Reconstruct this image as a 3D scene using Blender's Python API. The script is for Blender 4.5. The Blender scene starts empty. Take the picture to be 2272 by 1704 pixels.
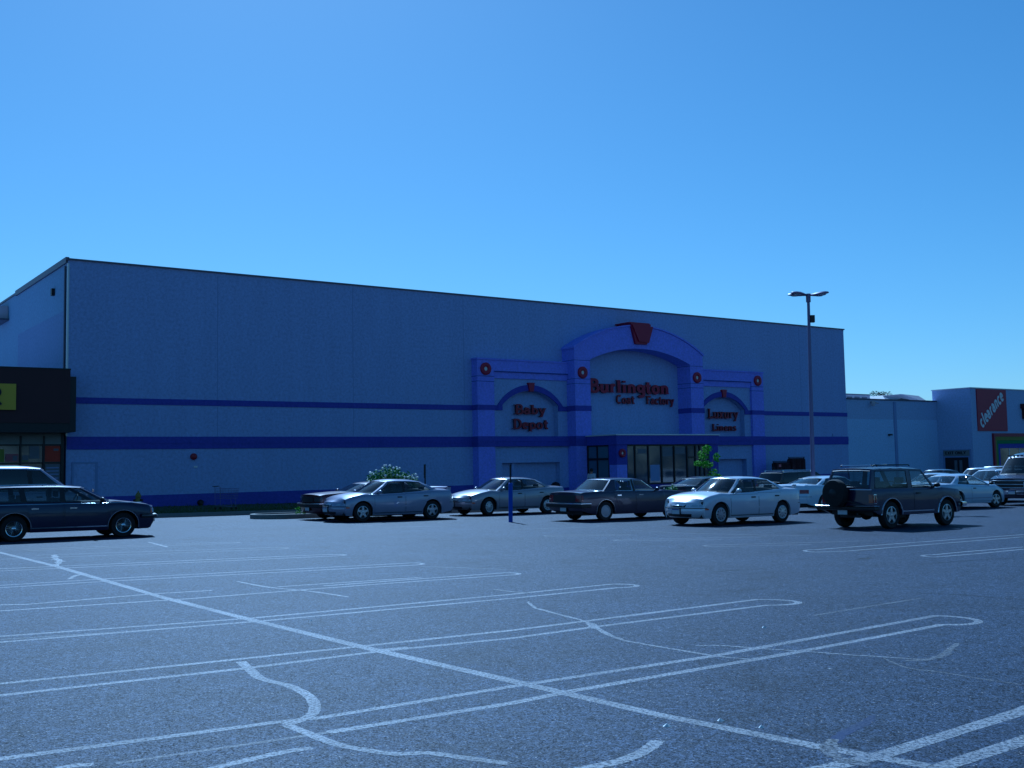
import bpy, math, random
from mathutils import Vector, Matrix
R_ = math.radians
rnd = random.Random(7)
scene = bpy.context.scene
COL = scene.collection

# ---------------------------------------------------------------- camera
FPX, EYE = 2400.0, 1.6
cam_d = bpy.data.cameras.new('camera')
cam_d.sensor_fit = 'HORIZONTAL'
cam_d.sensor_width = 36.0
cam_d.lens = 36.0 * FPX / 2272.0
cam_d.clip_start = 0.1
cam_d.clip_end = 5000
cam = bpy.data.objects.new('camera', cam_d)
COL.objects.link(cam)
CAMR = Matrix.Rotation(R_(94.666), 4, 'X') @ Matrix.Rotation(R_(-0.5615), 4, 'Z')
cam.matrix_world = Matrix.Translation((0, 0, EYE)) @ CAMR
scene.camera = cam

# ---------------------------------------------------------------- light
SUN_EL, SUN_AZ = 43.0, -14.0      # azimuth measured from +Y (view direction) towards +X
world = bpy.data.worlds.new('World')
scene.world = world
world.use_nodes = True
wn = world.node_tree.nodes; wl = world.node_tree.links
bg = wn['Background']
sky = wn.new('ShaderNodeTexSky')
sky.sky_type = 'NISHITA'
sky.sun_disc = False
sky.sun_elevation = R_(SUN_EL)
sky.sun_rotation = R_(SUN_AZ)
sky.air_density = 1.0
sky.dust_density = 0.3
sky.ozone_density = 3.0
wl.new(sky.outputs[0], bg.inputs[0])
bg.inputs[1].default_value = 0.07
sun_d = bpy.data.lights.new('sun', 'SUN')
sun_d.energy = 5.0
sun_d.angle = R_(0.53)
sun_d.color = (1.0, 0.95, 1.0)
sun = bpy.data.objects.new('sun', sun_d)
COL.objects.link(sun)
sdir = Vector((math.sin(R_(SUN_AZ)) * math.cos(R_(SUN_EL)), math.cos(R_(SUN_AZ)) * math.cos(R_(SUN_EL)), math.sin(R_(SUN_EL))))
sun.rotation_euler = sdir.to_track_quat('Z', 'Y').to_euler()
sun.location = (0, 0, 60)
scene.view_settings.view_transform = 'Standard'
scene.view_settings.look = 'None'
scene.view_settings.exposure = 0.04
scene.view_settings.use_white_balance = True
scene.view_settings.white_balance_temperature = 4040
scene.view_settings.white_balance_tint = -11

# ---------------------------------------------------------------- materials
def nmat(name):
    m = bpy.data.materials.new(name); m.use_nodes = True
    return m, m.node_tree.nodes, m.node_tree.links, m.node_tree.nodes['Principled BSDF']

def pbr(name, col, rough=0.6, metal=0.0, coat=0.0, var=0.0, scale=3.0, bump=0.0, bscale=40.0, ior=1.45, spec=0.5, stretch=None, fine=0.0):
    m, n, l, b = nmat(name)
    c = (col[0], col[1], col[2], 1)
    b.inputs['Base Color'].default_value = c
    b.inputs['Roughness'].default_value = rough
    b.inputs['Metallic'].default_value = metal
    b.inputs['IOR'].default_value = ior
    b.inputs['Specular IOR Level'].default_value = spec
    b.inputs['Coat Weight'].default_value = coat
    b.inputs['Coat Roughness'].default_value = 0.04
    tc = n.new('ShaderNodeTexCoord')
    src = tc.outputs['Object']
    if stretch:
        mp = n.new('ShaderNodeMapping'); mp.inputs['Scale'].default_value = stretch
        l.new(src, mp.inputs[0]); src = mp.outputs[0]
    nz = n.new('ShaderNodeTexNoise'); nz.inputs['Scale'].default_value = scale; nz.inputs['Detail'].default_value = 5
    l.new(src, nz.inputs['Vector'])
    mx = n.new('ShaderNodeMix'); mx.data_type = 'RGBA'
    v = max(var, 0.02)
    mx.inputs[6].default_value = (c[0] * (1 - v), c[1] * (1 - v), c[2] * (1 - v), 1)
    mx.inputs[7].default_value = (min(1, c[0] * (1 + v)), min(1, c[1] * (1 + v)), min(1, c[2] * (1 + v)), 1)
    l.new(nz.outputs['Fac'], mx.inputs[0]); l.new(mx.outputs[2], b.inputs['Base Color'])
    if fine:
        nf = n.new('ShaderNodeTexNoise'); nf.inputs['Scale'].default_value = 7; nf.inputs['Detail'].default_value = 4; nf.inputs['Roughness'].default_value = 0.8
        l.new(tc.outputs['Object'], nf.inputs['Vector'])
        mr = n.new('ShaderNodeMapRange'); mr.inputs[1].default_value = 0.3; mr.inputs[2].default_value = 0.7; mr.inputs[3].default_value = 1 - fine; mr.inputs[4].default_value = 1 + fine
        l.new(nf.outputs['Fac'], mr.inputs[0])
        mf_ = n.new('ShaderNodeMix'); mf_.data_type = 'RGBA'; mf_.blend_type = 'MULTIPLY'; mf_.inputs[0].default_value = 1
        l.new(mx.outputs[2], mf_.inputs[6]); l.new(mr.outputs[0], mf_.inputs[7]); l.new(mf_.outputs[2], b.inputs['Base Color'])
    if bump:
        nb = n.new('ShaderNodeTexNoise'); nb.inputs['Scale'].default_value = bscale; nb.inputs['Detail'].default_value = 3
        l.new(tc.outputs['Object'], nb.inputs['Vector'])
        bp = n.new('ShaderNodeBump'); bp.inputs['Strength'].default_value = bump; bp.inputs['Distance'].default_value = 0.01
        l.new(nb.outputs['Fac'], bp.inputs['Height']); l.new(bp.outputs[0], b.inputs['Normal'])
    return m

def asphalt_mat(name, base=0.07, paint=None, wear=0.5):
    m, n, l, b = nmat(name)
    geo = n.new('ShaderNodeNewGeometry')
    P = geo.outputs['Position']
    def noise(s, d=4, r=0.6):
        z = n.new('ShaderNodeTexNoise'); z.inputs['Scale'].default_value = s; z.inputs['Detail'].default_value = d
        z.inputs['Roughness'].default_value = r
        l.new(P, z.inputs['Vector']); return z.outputs['Fac']
    def ramp(src, p0, c0, p1, c1):
        r = n.new('ShaderNodeValToRGB'); l.new(src, r.inputs[0])
        r.color_ramp.elements[0].position = p0; r.color_ramp.elements[0].color = (c0, c0, c0, 1)
        r.color_ramp.elements[1].position = p1; r.color_ramp.elements[1].color = (c1, c1, c1, 1)
        return r.outputs[0]
    def mul(a, c_):
        x = n.new('ShaderNodeMix'); x.data_type = 'RGBA'; x.blend_type = 'MULTIPLY'; x.inputs[0].default_value = 1
        l.new(a, x.inputs[6]); l.new(c_, x.inputs[7]); return x.outputs[2]
    vor = n.new('ShaderNodeTexVoronoi'); vor.inputs['Scale'].default_value = 125; l.new(P, vor.inputs['Vector'])
    sep = n.new('ShaderNodeSeparateColor'); l.new(vor.outputs['Color'], sep.inputs[0])
    vor2 = n.new('ShaderNodeTexVoronoi'); vor2.inputs['Scale'].default_value = 34; l.new(P, vor2.inputs['Vector'])
    sep2 = n.new('ShaderNodeSeparateColor'); l.new(vor2.outputs['Color'], sep2.inputs[0])
    stones = ramp(sep.outputs[0], 0.1, base * 0.25, 1.0, base * 2.1)
    stones2 = ramp(sep2.outputs[1], 0.0, 0.5, 1.0, 1.5)
    big = ramp(noise(0.22, 5, 0.65), 0.3, 0.80, 0.7, 1.18)
    mid = ramp(noise(3.0, 4), 0.3, 0.86, 0.7, 1.12)
    c = mul(mul(mul(stones, stones2), big), mid)
    # sparse pale chips of stone and litter
    fl = ramp(sep.outputs[2], 0.9955, 0.0, 0.9965, 1.0)
    mxf = n.new('ShaderNodeMix'); mxf.data_type = 'RGBA'
    l.new(fl, mxf.inputs[0]); l.new(c, mxf.inputs[6]); mxf.inputs[7].default_value = (0.46, 0.34, 0.19, 1)
    c = mxf.outputs[2]
    # aged binder is bluish grey; broad stains and drip lanes break it up
    bt = n.new('ShaderNodeMix'); bt.data_type = 'RGBA'; bt.blend_type = 'MULTIPLY'; bt.inputs[0].default_value = 1; bt.inputs[7].default_value = (0.76, 0.95, 1.6, 1)
    l.new(c, bt.inputs[6]); c = bt.outputs[2]
    c = mul(c, ramp(noise(0.9, 6, 0.75), 0.36, 0.72, 0.46, 1.0))
    if paint:
        wr = ramp(noise(38, 5, 0.75), wear - 0.06, 0.0, wear + 0.06, 1.0)
        wr2 = ramp(noise(1.4, 3), 0.30, 0.55, 0.62, 1.0)
        w = mul(wr, wr2)
        mp = n.new('ShaderNodeMix'); mp.data_type = 'RGBA'
        l.new(w, mp.inputs[0]); l.new(c, mp.inputs[6]); mp.inputs[7].default_value = (*paint, 1)
        c = mp.outputs[2]
    l.new(c, b.inputs['Base Color'])
    b.inputs['Roughness'].default_value = 0.68
    sl = n.new('ShaderNodeMapRange'); sl.inputs[3].default_value = 0.02 if not paint else 0.10; sl.inputs[4].default_value = 0.22 if not paint else 0.30
    l.new(sep.outputs[0], sl.inputs[0]); l.new(sl.outputs[0], b.inputs['Specular IOR Level'])
    bp = n.new('ShaderNodeBump'); bp.inputs['Strength'].default_value = 0.3; bp.inputs['Distance'].default_value = 0.004
    l.new(sep.outputs[1], bp.inputs['Height']); l.new(bp.outputs[0], b.inputs['Normal'])
    return m

def car_glass(name, tint=0.5):
    m, n, l, b = nmat(name)
    n.remove(b)
    out = n['Material Output']
    t = n.new('ShaderNodeBsdfTransparent'); t.inputs[0].default_value = (tint * 0.95, tint, tint, 1)
    g = n.new('ShaderNodeBsdfGlossy'); g.inputs['Roughness'].default_value = 0.045; g.inputs[0].default_value = (1, 1, 1, 1)
    fc = n.new('ShaderNodeLayerWeight'); fc.inputs[0].default_value = 0.5
    pw = n.new('ShaderNodeMath'); pw.operation = 'POWER'; pw.inputs[1].default_value = 4.5; l.new(fc.outputs['Facing'], pw.inputs[0])
    lw = n.new('ShaderNodeMapRange'); lw.inputs[3].default_value = 0.055; lw.inputs[4].default_value = 1.0; l.new(pw.outputs[0], lw.inputs[0])
    mx = n.new('ShaderNodeMixShader')
    l.new(lw.outputs[0], mx.inputs[0]); l.new(t.outputs[0], mx.inputs[1]); l.new(g.outputs[0], mx.inputs[2])
    l.new(mx.outputs[0], out.inputs[0])
    return m

def store_glass(name):
    m, n, l, b = nmat(name)
    b.inputs['Base Color'].default_value = (0.035, 0.05, 0.085, 1)
    b.inputs['Roughness'].default_value = 0.06
    b.inputs['IOR'].default_value = 1.75
    nz = n.new('ShaderNodeTexNoise'); nz.inputs['Scale'].default_value = 0.7
    bp = n.new('ShaderNodeBump'); bp.inputs['Strength'].default_value = 0.06; bp.inputs['Distance'].default_value = 0.05
    l.new(nz.outputs[0], bp.inputs['Height']); l.new(bp.outputs[0], b.inputs['Normal'])
    return m

M = {}
M['asphalt'] = asphalt_mat('asphalt', 0.033)
M['line'] = asphalt_mat('worn_line_paint', 0.022, (0.27, 0.27, 0.285), 0.48)
M['line_faint'] = asphalt_mat('faded_line_paint', 0.022, (0.17, 0.17, 0.18), 0.51)
M['line_blue'] = asphalt_mat('faded_blue_paint', 0.02, (0.004, 0.012, 0.06), 0.36)
M['line_dark'] = asphalt_mat('dark_crack_seal', 0.012)
M['wall'] = pbr('painted_block_wall', (0.335, 0.355, 0.585), 0.85, var=0.09, scale=1.4, stretch=(1, 1, .12), bump=0.25, bscale=25, fine=0.22)
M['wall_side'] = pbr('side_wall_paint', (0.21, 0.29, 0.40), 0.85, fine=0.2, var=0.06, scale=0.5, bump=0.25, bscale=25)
M['wall_grey'] = pbr('grey_lower_side_wall', (0.19, 0.24, 0.37), 0.85, fine=0.2, var=0.06, scale=0.6, bump=0.2, bscale=25)
M['joint'] = pbr('panel_joint', (0.26, 0.28, 0.47), 0.9)
M['lightblue'] = pbr('periwinkle_stucco', (0.28, 0.25, 0.76), 0.85, fine=0.2, var=0.06, scale=0.8, bump=0.3, bscale=30)
M['darkblue'] = pbr('royal_blue_paint', (0.08, 0.06, 0.34), 0.8, fine=0.2, var=0.08, scale=0.8)
M['groove'] = pbr('blue_groove', (0.06, 0.07, 0.28), 0.9)
M['coping'] = pbr('dark_metal_coping', (0.09, 0.09, 0.12), 0.5, metal=0.3)
M['coping_light'] = pbr('pale_metal_coping', (0.62, 0.62, 0.6), 0.4, metal=0.2)
M['red'] = pbr('red_sign_face', (0.19, 0.004, 0.035), 0.5, var=0.05)
M['red_dark'] = pbr('deep_red_letter', (0.15, 0.006, 0.025), 0.5, var=0.05)
M['letter_side'] = pbr('dark_letter_return', (0.05, 0.012, 0.012), 0.6)
M['white'] = pbr('white_paint', (0.72, 0.72, 0.70), 0.6, var=0.04)
M['whitewall'] = pbr('white_block_wall', (0.46, 0.52, 0.72), 0.85, fine=0.2, var=0.06, scale=0.5, bump=0.2, bscale=25)
M['clwall'] = pbr('pale_stucco_wall', (0.39, 0.42, 0.60), 0.85, fine=0.2, var=0.05, scale=0.5, bump=0.2)
M['brown'] = pbr('brown_fascia', (0.040, 0.018, 0.020), 0.75, var=0.1, scale=1.0)
M['black'] = pbr('black_metal', (0.008, 0.008, 0.009), 0.5)
M['rubber'] = pbr('rubber', (0.012, 0.012, 0.012), 0.85, var=0.2, scale=20)
M['trim'] = pbr('black_trim', (0.012, 0.012, 0.014), 0.5)
M['interior'] = pbr('car_interior', (0.02, 0.02, 0.022), 0.8)
M['seat'] = pbr('car_seat_cloth', (0.07, 0.07, 0.08), 0.9, var=0.2)
M['chrome'] = pbr('chrome', (0.75, 0.75, 0.76), 0.12, metal=1.0)
M['alloy'] = pbr('alloy_wheel', (0.55, 0.56, 0.58), 0.3, metal=0.8)
M['headlamp'] = pbr('headlamp_lens', (0.42, 0.45, 0.50), 0.15, metal=0.0, coat=1)
M['tail'] = pbr('tail_lens', (0.13, 0.004, 0.008), 0.2, coat=.6)
M['smoked'] = pbr('dull_headlamp_glass', (0.04, 0.04, 0.05), 0.2, coat=.8)
M['door_glass'] = pbr('door_glass', (0.10, 0.13, 0.17), 0.12, coat=.5)
M['amber'] = pbr('amber_lens', (0.45, 0.09, 0.01), 0.15, coat=1)
M['plate'] = pbr('licence_plate_metal', (0.55, 0.55, 0.56), 0.5)
M['plate_blue'] = pbr('plate_band', (0.05, 0.06, 0.3), 0.5)
M['glass'] = car_glass('car_glass', 0.55)
M['glass_clear'] = car_glass('clear_glass', 0.85)
M['glass_dark'] = car_glass('privacy_glass', 0.12)
M['shop_glass'] = store_glass('shop_window_glass')
M['yellowgreen'] = pbr('yellow_sign_face', (0.44, 0.34, 0.015), 0.5)
M['green'] = pbr('green_band', (0.04, 0.16, 0.03), 0.6)
M['yellow'] = pbr('olive_band', (0.15, 0.17, 0.015), 0.6)
M['orange'] = pbr('orange_poster', (0.26, 0.025, 0.006), 0.6, var=0.1)
M['paper'] = pbr('pale_poster', (0.13, 0.13, 0.15), 0.7, var=0.12, scale=4)
M['paper_pink'] = pbr('pink_poster', (0.20, 0.08, 0.10), 0.7, var=0.2, scale=4)
M['pole'] = pbr('painted_steel_pole', (0.16, 0.14, 0.25), 0.5, metal=0.3, var=0.1)
M['postblue'] = pbr('blue_post_paint', (0.04, 0.06, 0.42), 0.6, var=0.1, scale=6)
M['kerb'] = pbr('concrete_kerb', (0.20, 0.20, 0.19), 0.9, var=0.15, scale=4, bump=0.4)
M['soil'] = pbr('mulch', (0.035, 0.028, 0.02), 0.95, var=0.3, scale=8, bump=0.8)
M['grassbase'] = pbr('verge_soil', (0.035, 0.045, 0.018), 0.95, var=0.3, scale=4)
M['grass'] = pbr('grass_blades', (0.055, 0.075, 0.02), 0.8, var=0.35, scale=1.5)
M['leaf'] = pbr('bush_leaves', (0.085, 0.18, 0.04), 0.8, var=0.35, scale=5, spec=0.2)
M['leaf_bright'] = pbr('sapling_leaves', (0.17, 0.34, 0.012), 0.85, var=0.35, scale=5, spec=0.15)
M['leaf_dark'] = pbr('tree_leaves', (0.018, 0.035, 0.014), 0.7, var=0.4, scale=1)
M['flower'] = pbr('white_petals', (0.80, 0.80, 0.76), 0.7)
M['bark'] = pbr('bark', (0.07, 0.05, 0.035), 0.9, var=0.3, scale=12)
M['hydrant'] = pbr('faded_yellow_iron', (0.16, 0.14, 0.03), 0.6, var=0.2)
M['unit'] = pbr('galvanised_unit', (0.40, 0.38, 0.40), 0.6, var=0.1)
M['skin'] = pbr('skin', (0.30, 0.16, 0.10), 0.6)
M['hair'] = pbr('dark_hair', (0.015, 0.01, 0.008), 0.7)
M['shirt_red'] = pbr('dark_red_shirt', (0.16, 0.012, 0.015), 0.9)
M['shirt_white'] = pbr('white_shirt', (0.50, 0.48, 0.52), 0.9)
M['cloth_dark'] = pbr('dark_trousers', (0.02, 0.022, 0.035), 0.9)
M['garment'] = pbr('dark_garments', (0.035, 0.015, 0.02), 0.9, var=0.6, scale=3)
for nm, c, mt, rg, ct in [('navy', (0.010, 0.009, 0.042), .2, .28, .5), ('silver', (0.30, 0.29, 0.38), .35, .3, .9), ('beige_silver', (0.30, 0.28, 0.31), .35, .27, .8),
                      ('graphite', (0.030, 0.024, 0.052), .3, .28, .6), ('pale_silver', (0.64, 0.63, 0.68), .2, .3, 1), ('slate', (0.020, 0.014, 0.050), .2, .35, .45),
                      ('white_car', (0.58, 0.62, 0.70), .05, .3, 1), ('maroon', (0.040, 0.006, 0.014), .2, .3, .6), ('black_car', (0.005, 0.004, 0.008), .1, .25, .5),
                      ('plum', (0.045, 0.04, 0.06), .4, .3, .8), ('van_dark', (0.04, 0.035, 0.065), .4, .25, .7), ('teal_white', (0.48, 0.51, 0.60), .1, .3, 1)]:
    M[nm] = pbr(nm + '_paint', c, rg, metal=mt, coat=ct, var=0.04, scale=2)

# ---------------------------------------------------------------- mesh helpers
class MB:
    def __init__(s): s.v = []; s.f = []; s.m = []
    def add(s, vs, fs, mi=0):
        o = len(s.v); s.v += [tuple(p) for p in vs]
        for f in fs: s.f.append(tuple(i + o for i in f)); s.m.append(mi)
        return s
    def box(s, x0, x1, y0, y1, z0, z1, mi=0):
        v = [(x0, y0, z0), (x1, y0, z0), (x1, y1, z0), (x0, y1, z0), (x0, y0, z1), (x1, y0, z1), (x1, y1, z1), (x0, y1, z1)]
        return s.add(v, [(0, 3, 2, 1), (4, 5, 6, 7), (0, 1, 5, 4), (1, 2, 6, 5), (2, 3, 7, 6), (3, 0, 4, 7)], mi)
    def strip_prism(s, A, B, y0, y1, mi=0, closed=False):
        # A, B: matching (x,z) outlines; solid between them from y0 (front) to y1
        n = len(A)
        vs = [(a[0], y0, a[1]) for a in A] + [(b[0], y0, b[1]) for b in B] + [(a[0], y1, a[1]) for a in A] + [(b[0], y1, b[1]) for b in B]
        fs = []
        rng = range(n if closed else n - 1)
        for i in rng:
            j = (i + 1) % n
            fs += [(i, j, n + j, n + i), (2 * n + j, 2 * n + i, 3 * n + i, 3 * n + j), (i, 2 * n + i, 2 * n + j, j), (n + j, 3 * n + j, 3 * n + i, n + i)]
        if not closed:
            fs += [(0, n, 3 * n, 2 * n), (n - 1, 3 * n - 1, 4 * n - 1, 2 * n - 1)]
        return s.add(vs, fs, mi)
    def tube(s, pts, r, n=8, mi=0, cap=True):
        rs = r if isinstance(r, (list, tuple)) else [r] * len(pts)
        P = [Vector(p) for p in pts]; vs = []; up = None
        for i, p in enumerate(P):
            t = (P[min(i + 1, len(P) - 1)] - P[max(i - 1, 0)]).normalized()
            if up is None: up = Vector((0, 0, 1)) if abs(t.z) < .9 else Vector((1, 0, 0))
            a = t.cross(up).normalized(); b = a.cross(t).normalized(); up = b
            for k in range(n):
                w = 2 * math.pi * k / n
                vs.append(p + (a * math.cos(w) + b * math.sin(w)) * rs[i])
        fs = []
        for i in range(len(P) - 1):
            for k in range(n):
                fs.append((i * n + k, i * n + (k + 1) % n, (i + 1) * n + (k + 1) % n, (i + 1) * n + k))
        if cap: fs += [tuple(range(n - 1, -1, -1)), tuple(range((len(P) - 1) * n, len(P) * n))]
        return s.add(vs, fs, mi)
    def lathe(s, prof, axis='Z', c=(0, 0, 0), n=24, mi=0, sc=(1, 1)):
        vs = []; fs = []
        for (r, h) in prof:
            for k in range(n):
                w = 2 * math.pi * k / n; a, b = r * math.cos(w) * sc[0], r * math.sin(w) * sc[1]
                vs.append({'Z': (c[0] + a, c[1] + b, c[2] + h), 'Y': (c[0] + a, c[1] + h, c[2] + b), 'X': (c[0] + h, c[1] + a, c[2] + b)}[axis])
        for i in range(len(prof) - 1):
            for k in range(n):
                fs.append((i * n + k, i * n + (k + 1) % n, (i + 1) * n + (k + 1) % n, (i + 1) * n + k))
        return s.add(vs, fs, mi)
    def grid(s, rows, mi=0, mf=None):
        n = len(rows[0]); vs = [p for r in rows for p in r]; o = len(s.v); s.v += [tuple(p) for p in vs]
        for i in range(len(rows) - 1):
            for j in range(n - 1):
                m_ = mf(i, j) if mf else mi
                if m_ is None: continue
                s.f.append((o + i * n + j, o + i * n + j + 1, o + (i + 1) * n + j + 1, o + (i + 1) * n + j)); s.m.append(m_)
        return s
    def build(s, name, mats, parent=None, smooth=None, weld=0, mat=None):
        me = bpy.data.meshes.new(name)
        me.from_pydata(s.v, [], s.f)
        if not isinstance(mats, (list, tuple)): mats = [mats]
        for m in mats: me.materials.append(M[m] if isinstance(m, str) else m)
        me.polygons.foreach_set('material_index', s.m)
        import bmesh
        bm = bmesh.new(); bm.from_mesh(me)
        if weld: bmesh.ops.remove_doubles(bm, verts=bm.verts, dist=weld)
        bmesh.ops.recalc_face_normals(bm, faces=bm.faces)
        bm.to_mesh(me); bm.free()
        if smooth is not None:
            me.polygons.foreach_set('use_smooth', [True] * len(me.polygons))
            me.set_sharp_from_angle(angle=R_(smooth))
        me.update()
        o = bpy.data.objects.new(name, me); COL.objects.link(o)
        if parent is not None: o.parent = parent
        if mat is not None: o.matrix_world = mat
        return o

def tag(o, label=None, cat=None, group=None, kind=None):
    if label: o['label'] = label
    if cat: o['category'] = cat
    if group: o['group'] = group
    if kind: o['kind'] = kind
    return o
def empty(name, mat, label, cat, group=None):
    o = bpy.data.objects.new(name, None); o.empty_display_size = 0.3; COL.objects.link(o)
    o.matrix_world = mat
    return tag(o, label, cat, group)
def copy_tree(o, parent=None):
    c = o.copy(); COL.objects.link(c)
    if parent is not None: c.parent = parent
    for ch in list(o.children): copy_tree(ch, c)
    return c

# ---------------------------------------------------------------- frames of reference
AZ = R_(54.3317)
DV = Vector((math.sin(AZ), math.cos(AZ), 0))      # the direction the shop fronts and parking rows run
NV = Vector((DV.y, -DV.x, 0))                     # out of the shop fronts, towards the car park
# the shops stand level, the car park falls gently away along them: their frame leans 0.65 degrees to the lot's
UF = Vector((0.81235469, 0.58305511, 0.01125131)); NF = Vector((0.58309202, -0.81240612, 0)); ZF = Vector((-0.00914064, -0.00656055, 0.9999367))
P0 = Vector((-20.88202326, 50.73207278, 0))
BM = Matrix(((UF.x, -NF.x, ZF.x, P0.x), (UF.y, -NF.y, ZF.y, P0.y), (UF.z, -NF.z, ZF.z, P0.z), (0, 0, 0, 1)))
def BL(t=0, off=0, z=0): return BM @ Matrix.Translation((t, -off, z))
def W(t, off, z=0):      # same coordinates, on the lot
    p = P0 + DV * t + NV * off; return Vector((p.x, p.y, z))
def gp(px, py, z=0.0):    # point of the flat lot seen at a photograph pixel (a survey of the real markings)
    r = CAMR.to_3x3() @ Vector(((px - 1136) / FPX, -(py - 852) / FPX, -1))
    k = (z - EYE) / r.z
    return Vector((r.x * k, r.y * k, z))
CI = CAMR.to_3x3().transposed()
def proj(p):
    q = CI @ (Vector(p) - Vector((0, 0, EYE))); return 1136 + FPX * q.x / -q.z, 852 - FPX * q.y / -q.z
def atd(px, D, z=0):
    X = (px - 1136) / FPX * D
    for _ in range(4): X += (px - proj((X, D, z))[0]) / FPX * D
    return Vector((X, D, z))

# ================================================================= GROUND
g = MB(); g.add([(-1500, -300, 0), (1500, -300, 0), (1500, 2500, 0), (-1500, 2500, 0)], [(0, 1, 2, 3)])
tag(g.build('asphalt_ground', 'asphalt'), 'grey asphalt car park', kind='structure')

LV = [0.0006]
def stripe(pts, w, mat='line', name='parking_line', world_pts=None, taper=False, jitter=0.0):
    P = world_pts if world_pts else [gp(*p) for p in pts]
    # resample
    Q = []
    for a, b in zip(P[:-1], P[1:]):
        k = max(1, int((b - a).length / 0.6))
        for i in range(k): Q.append(a.lerp(b, i / k))
    Q.append(P[-1])
    LV[0] += 0.00002
    rows = []
    for i, p in enumerate(Q):
        t = (Q[min(i + 1, len(Q) - 1)] - Q[max(i - 1, 0)]); t.z = 0; t.normalize()
        nn = Vector((-t.y, t.x, 0)); ww = w * (0.5 + (rnd.random() - .5) * (0.34 if taper or jitter else 0.10))
        if taper: ww *= math.sin(math.pi * (0.12 + 0.76 * i / max(1, len(Q) - 1))) ** 0.5
        j = nn * ((rnd.random() - .5) * jitter)
        a = p + nn * ww + j; b = p - nn * ww + j
        rows.append([(a.x, a.y, LV[0]), (b.x, b.y, LV[0])])
    o = MB().grid(rows).build(name, mat)
    if o.data.polygons[0].normal.z < 0: o.data.flip_normals()
    tag(o, kind='structure')
    return o
def smooth_path(P, n=6):
    out = []
    for i in range(len(P) - 1):
        p0 = P[max(i - 1, 0)]; p1 = P[i]; p2 = P[i + 1]; p3 = P[min(i + 2, len(P) - 1)]
        for k in range(n):
            t = k / n
            out.append(p1 * 1.0 if k == 0 else 0.5 * ((2 * p1) + (p2 - p0) * t + (2 * p0 - 5 * p1 + 4 * p2 - p3) * t * t + (3 * p1 - p0 - 3 * p2 + p3) * t ** 3))
    out.append(P[-1]); return out
def curve(pts, w, mat='line', taper=True, jitter=0.0, name='paint_smear'):
    return stripe(None, w, mat, name, smooth_path([gp(*p) for p in pts]), taper, jitter)
def hairpin(upper, tip, lower, w=0.088, mat='line'):
    # upper / lower run from far left to the tip
    U_ = [gp(*p) for p in upper]; L_ = [gp(*p) for p in lower]; T = gp(*tip)
    a, b = U_[-1], L_[-1]
    c = (a + b) / 2; r = (a - b) / 2; d = (T - c); d -= r * (d.dot(r) / max(1e-6, r.dot(r)))
    arc = [c + r * math.cos(q * math.pi / 10) + d * math.sin(q * math.pi / 10) for q in range(1, 10)]
    stripe(None, w, mat, 'parking_line', U_ + arc + L_[::-1])
hairpin([(-260, 1722), (0, 1684), (616, 1602), (714, 1592), (1136, 1523), (1573, 1457), (1680, 1438), (2076, 1366)], (2166, 1372), [(729, 1625), (1136, 1560), (1270, 1533), (1768, 1447), (2090, 1386)])
stripe([(729, 1625), (257, 1694)], 0.05, 'line_faint')
hairpin([(-220, 1541), (0, 1517), (544, 1461), (791, 1435), (1136, 1398.5), (1316, 1376), (1680, 1330)], (1768, 1334), [(-220, 1568), (0, 1543), (544, 1483), (842, 1445), (1136, 1416), (1326, 1390), (1700, 1343)])
stripe([(842, 1442), (905, 1436)], 0.07)
hairpin([(-200, 1428), (0, 1412), (565, 1371), (1136, 1318.5), (1357, 1296)], (1415, 1300), [(-200, 1442), (0, 1425), (591, 1377), (1136, 1327.5), (1370, 1304)])
stripe([(272, 1402), (0, 1419)], 0.06, 'line_faint')
hairpin([(719, 1300), (935, 1284), (1120, 1271)], (1151, 1273), [(-150, 1366), (0, 1355.5), (426, 1328), (719, 1305), (935, 1289), (1130, 1276)])
stripe([(616, 1302), (935, 1281)], 0.07)
stripe([(0, 1342), (60, 1341), (349, 1317), (470, 1310)], 0.09)
hairpin([(-100, 1307), (0, 1299), (231, 1284.5), (914, 1249)], (938, 1251.5), [(-100, 1312), (0, 1304), (216, 1291), (914, 1254)])
hairpin([(-100, 1268), (0, 1262), (719, 1230.5)], (766, 1231.5), [(-100, 1273), (0, 1267), (719, 1234.5)])
hairpin([(77, 1232), (600, 1215)], (638, 1217), [(0, 1241), (600, 1219)], 0.09, 'line_faint')
hairpin([(51, 1219), (500, 1203)], (530, 1204), [(60, 1222), (500, 1206)], 0.09, 'line_faint')
# right-hand rows, open to the right
hairpin([(2272, 1186), (2138, 1195.5), (1810, 1219.5)], (1786, 1223), [(2272, 1191), (1881, 1222.5), (1815, 1225)], 0.09)
hairpin([(2272, 1213.5), (2138, 1224.5), (2070, 1231)], (2048, 1234), [(2272, 1218.5), (2163, 1229), (2075, 1236)], 0.09)
hairpin([(1932, 1200), (1590, 1209)], (1563, 1211.5), [(1800, 1208), (1590, 1213)], 0.09, 'line_faint')
hairpin([(1701, 1191), (1390, 1197)], (1363, 1199), [(1600, 1197), (1390, 1200)], 0.09, 'line_faint')
hairpin([(1400, 1185.5), (1230, 1187.5)], (1209, 1189), [(1400, 1187.5), (1230, 1190)], 0.08, 'line_faint')
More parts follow.
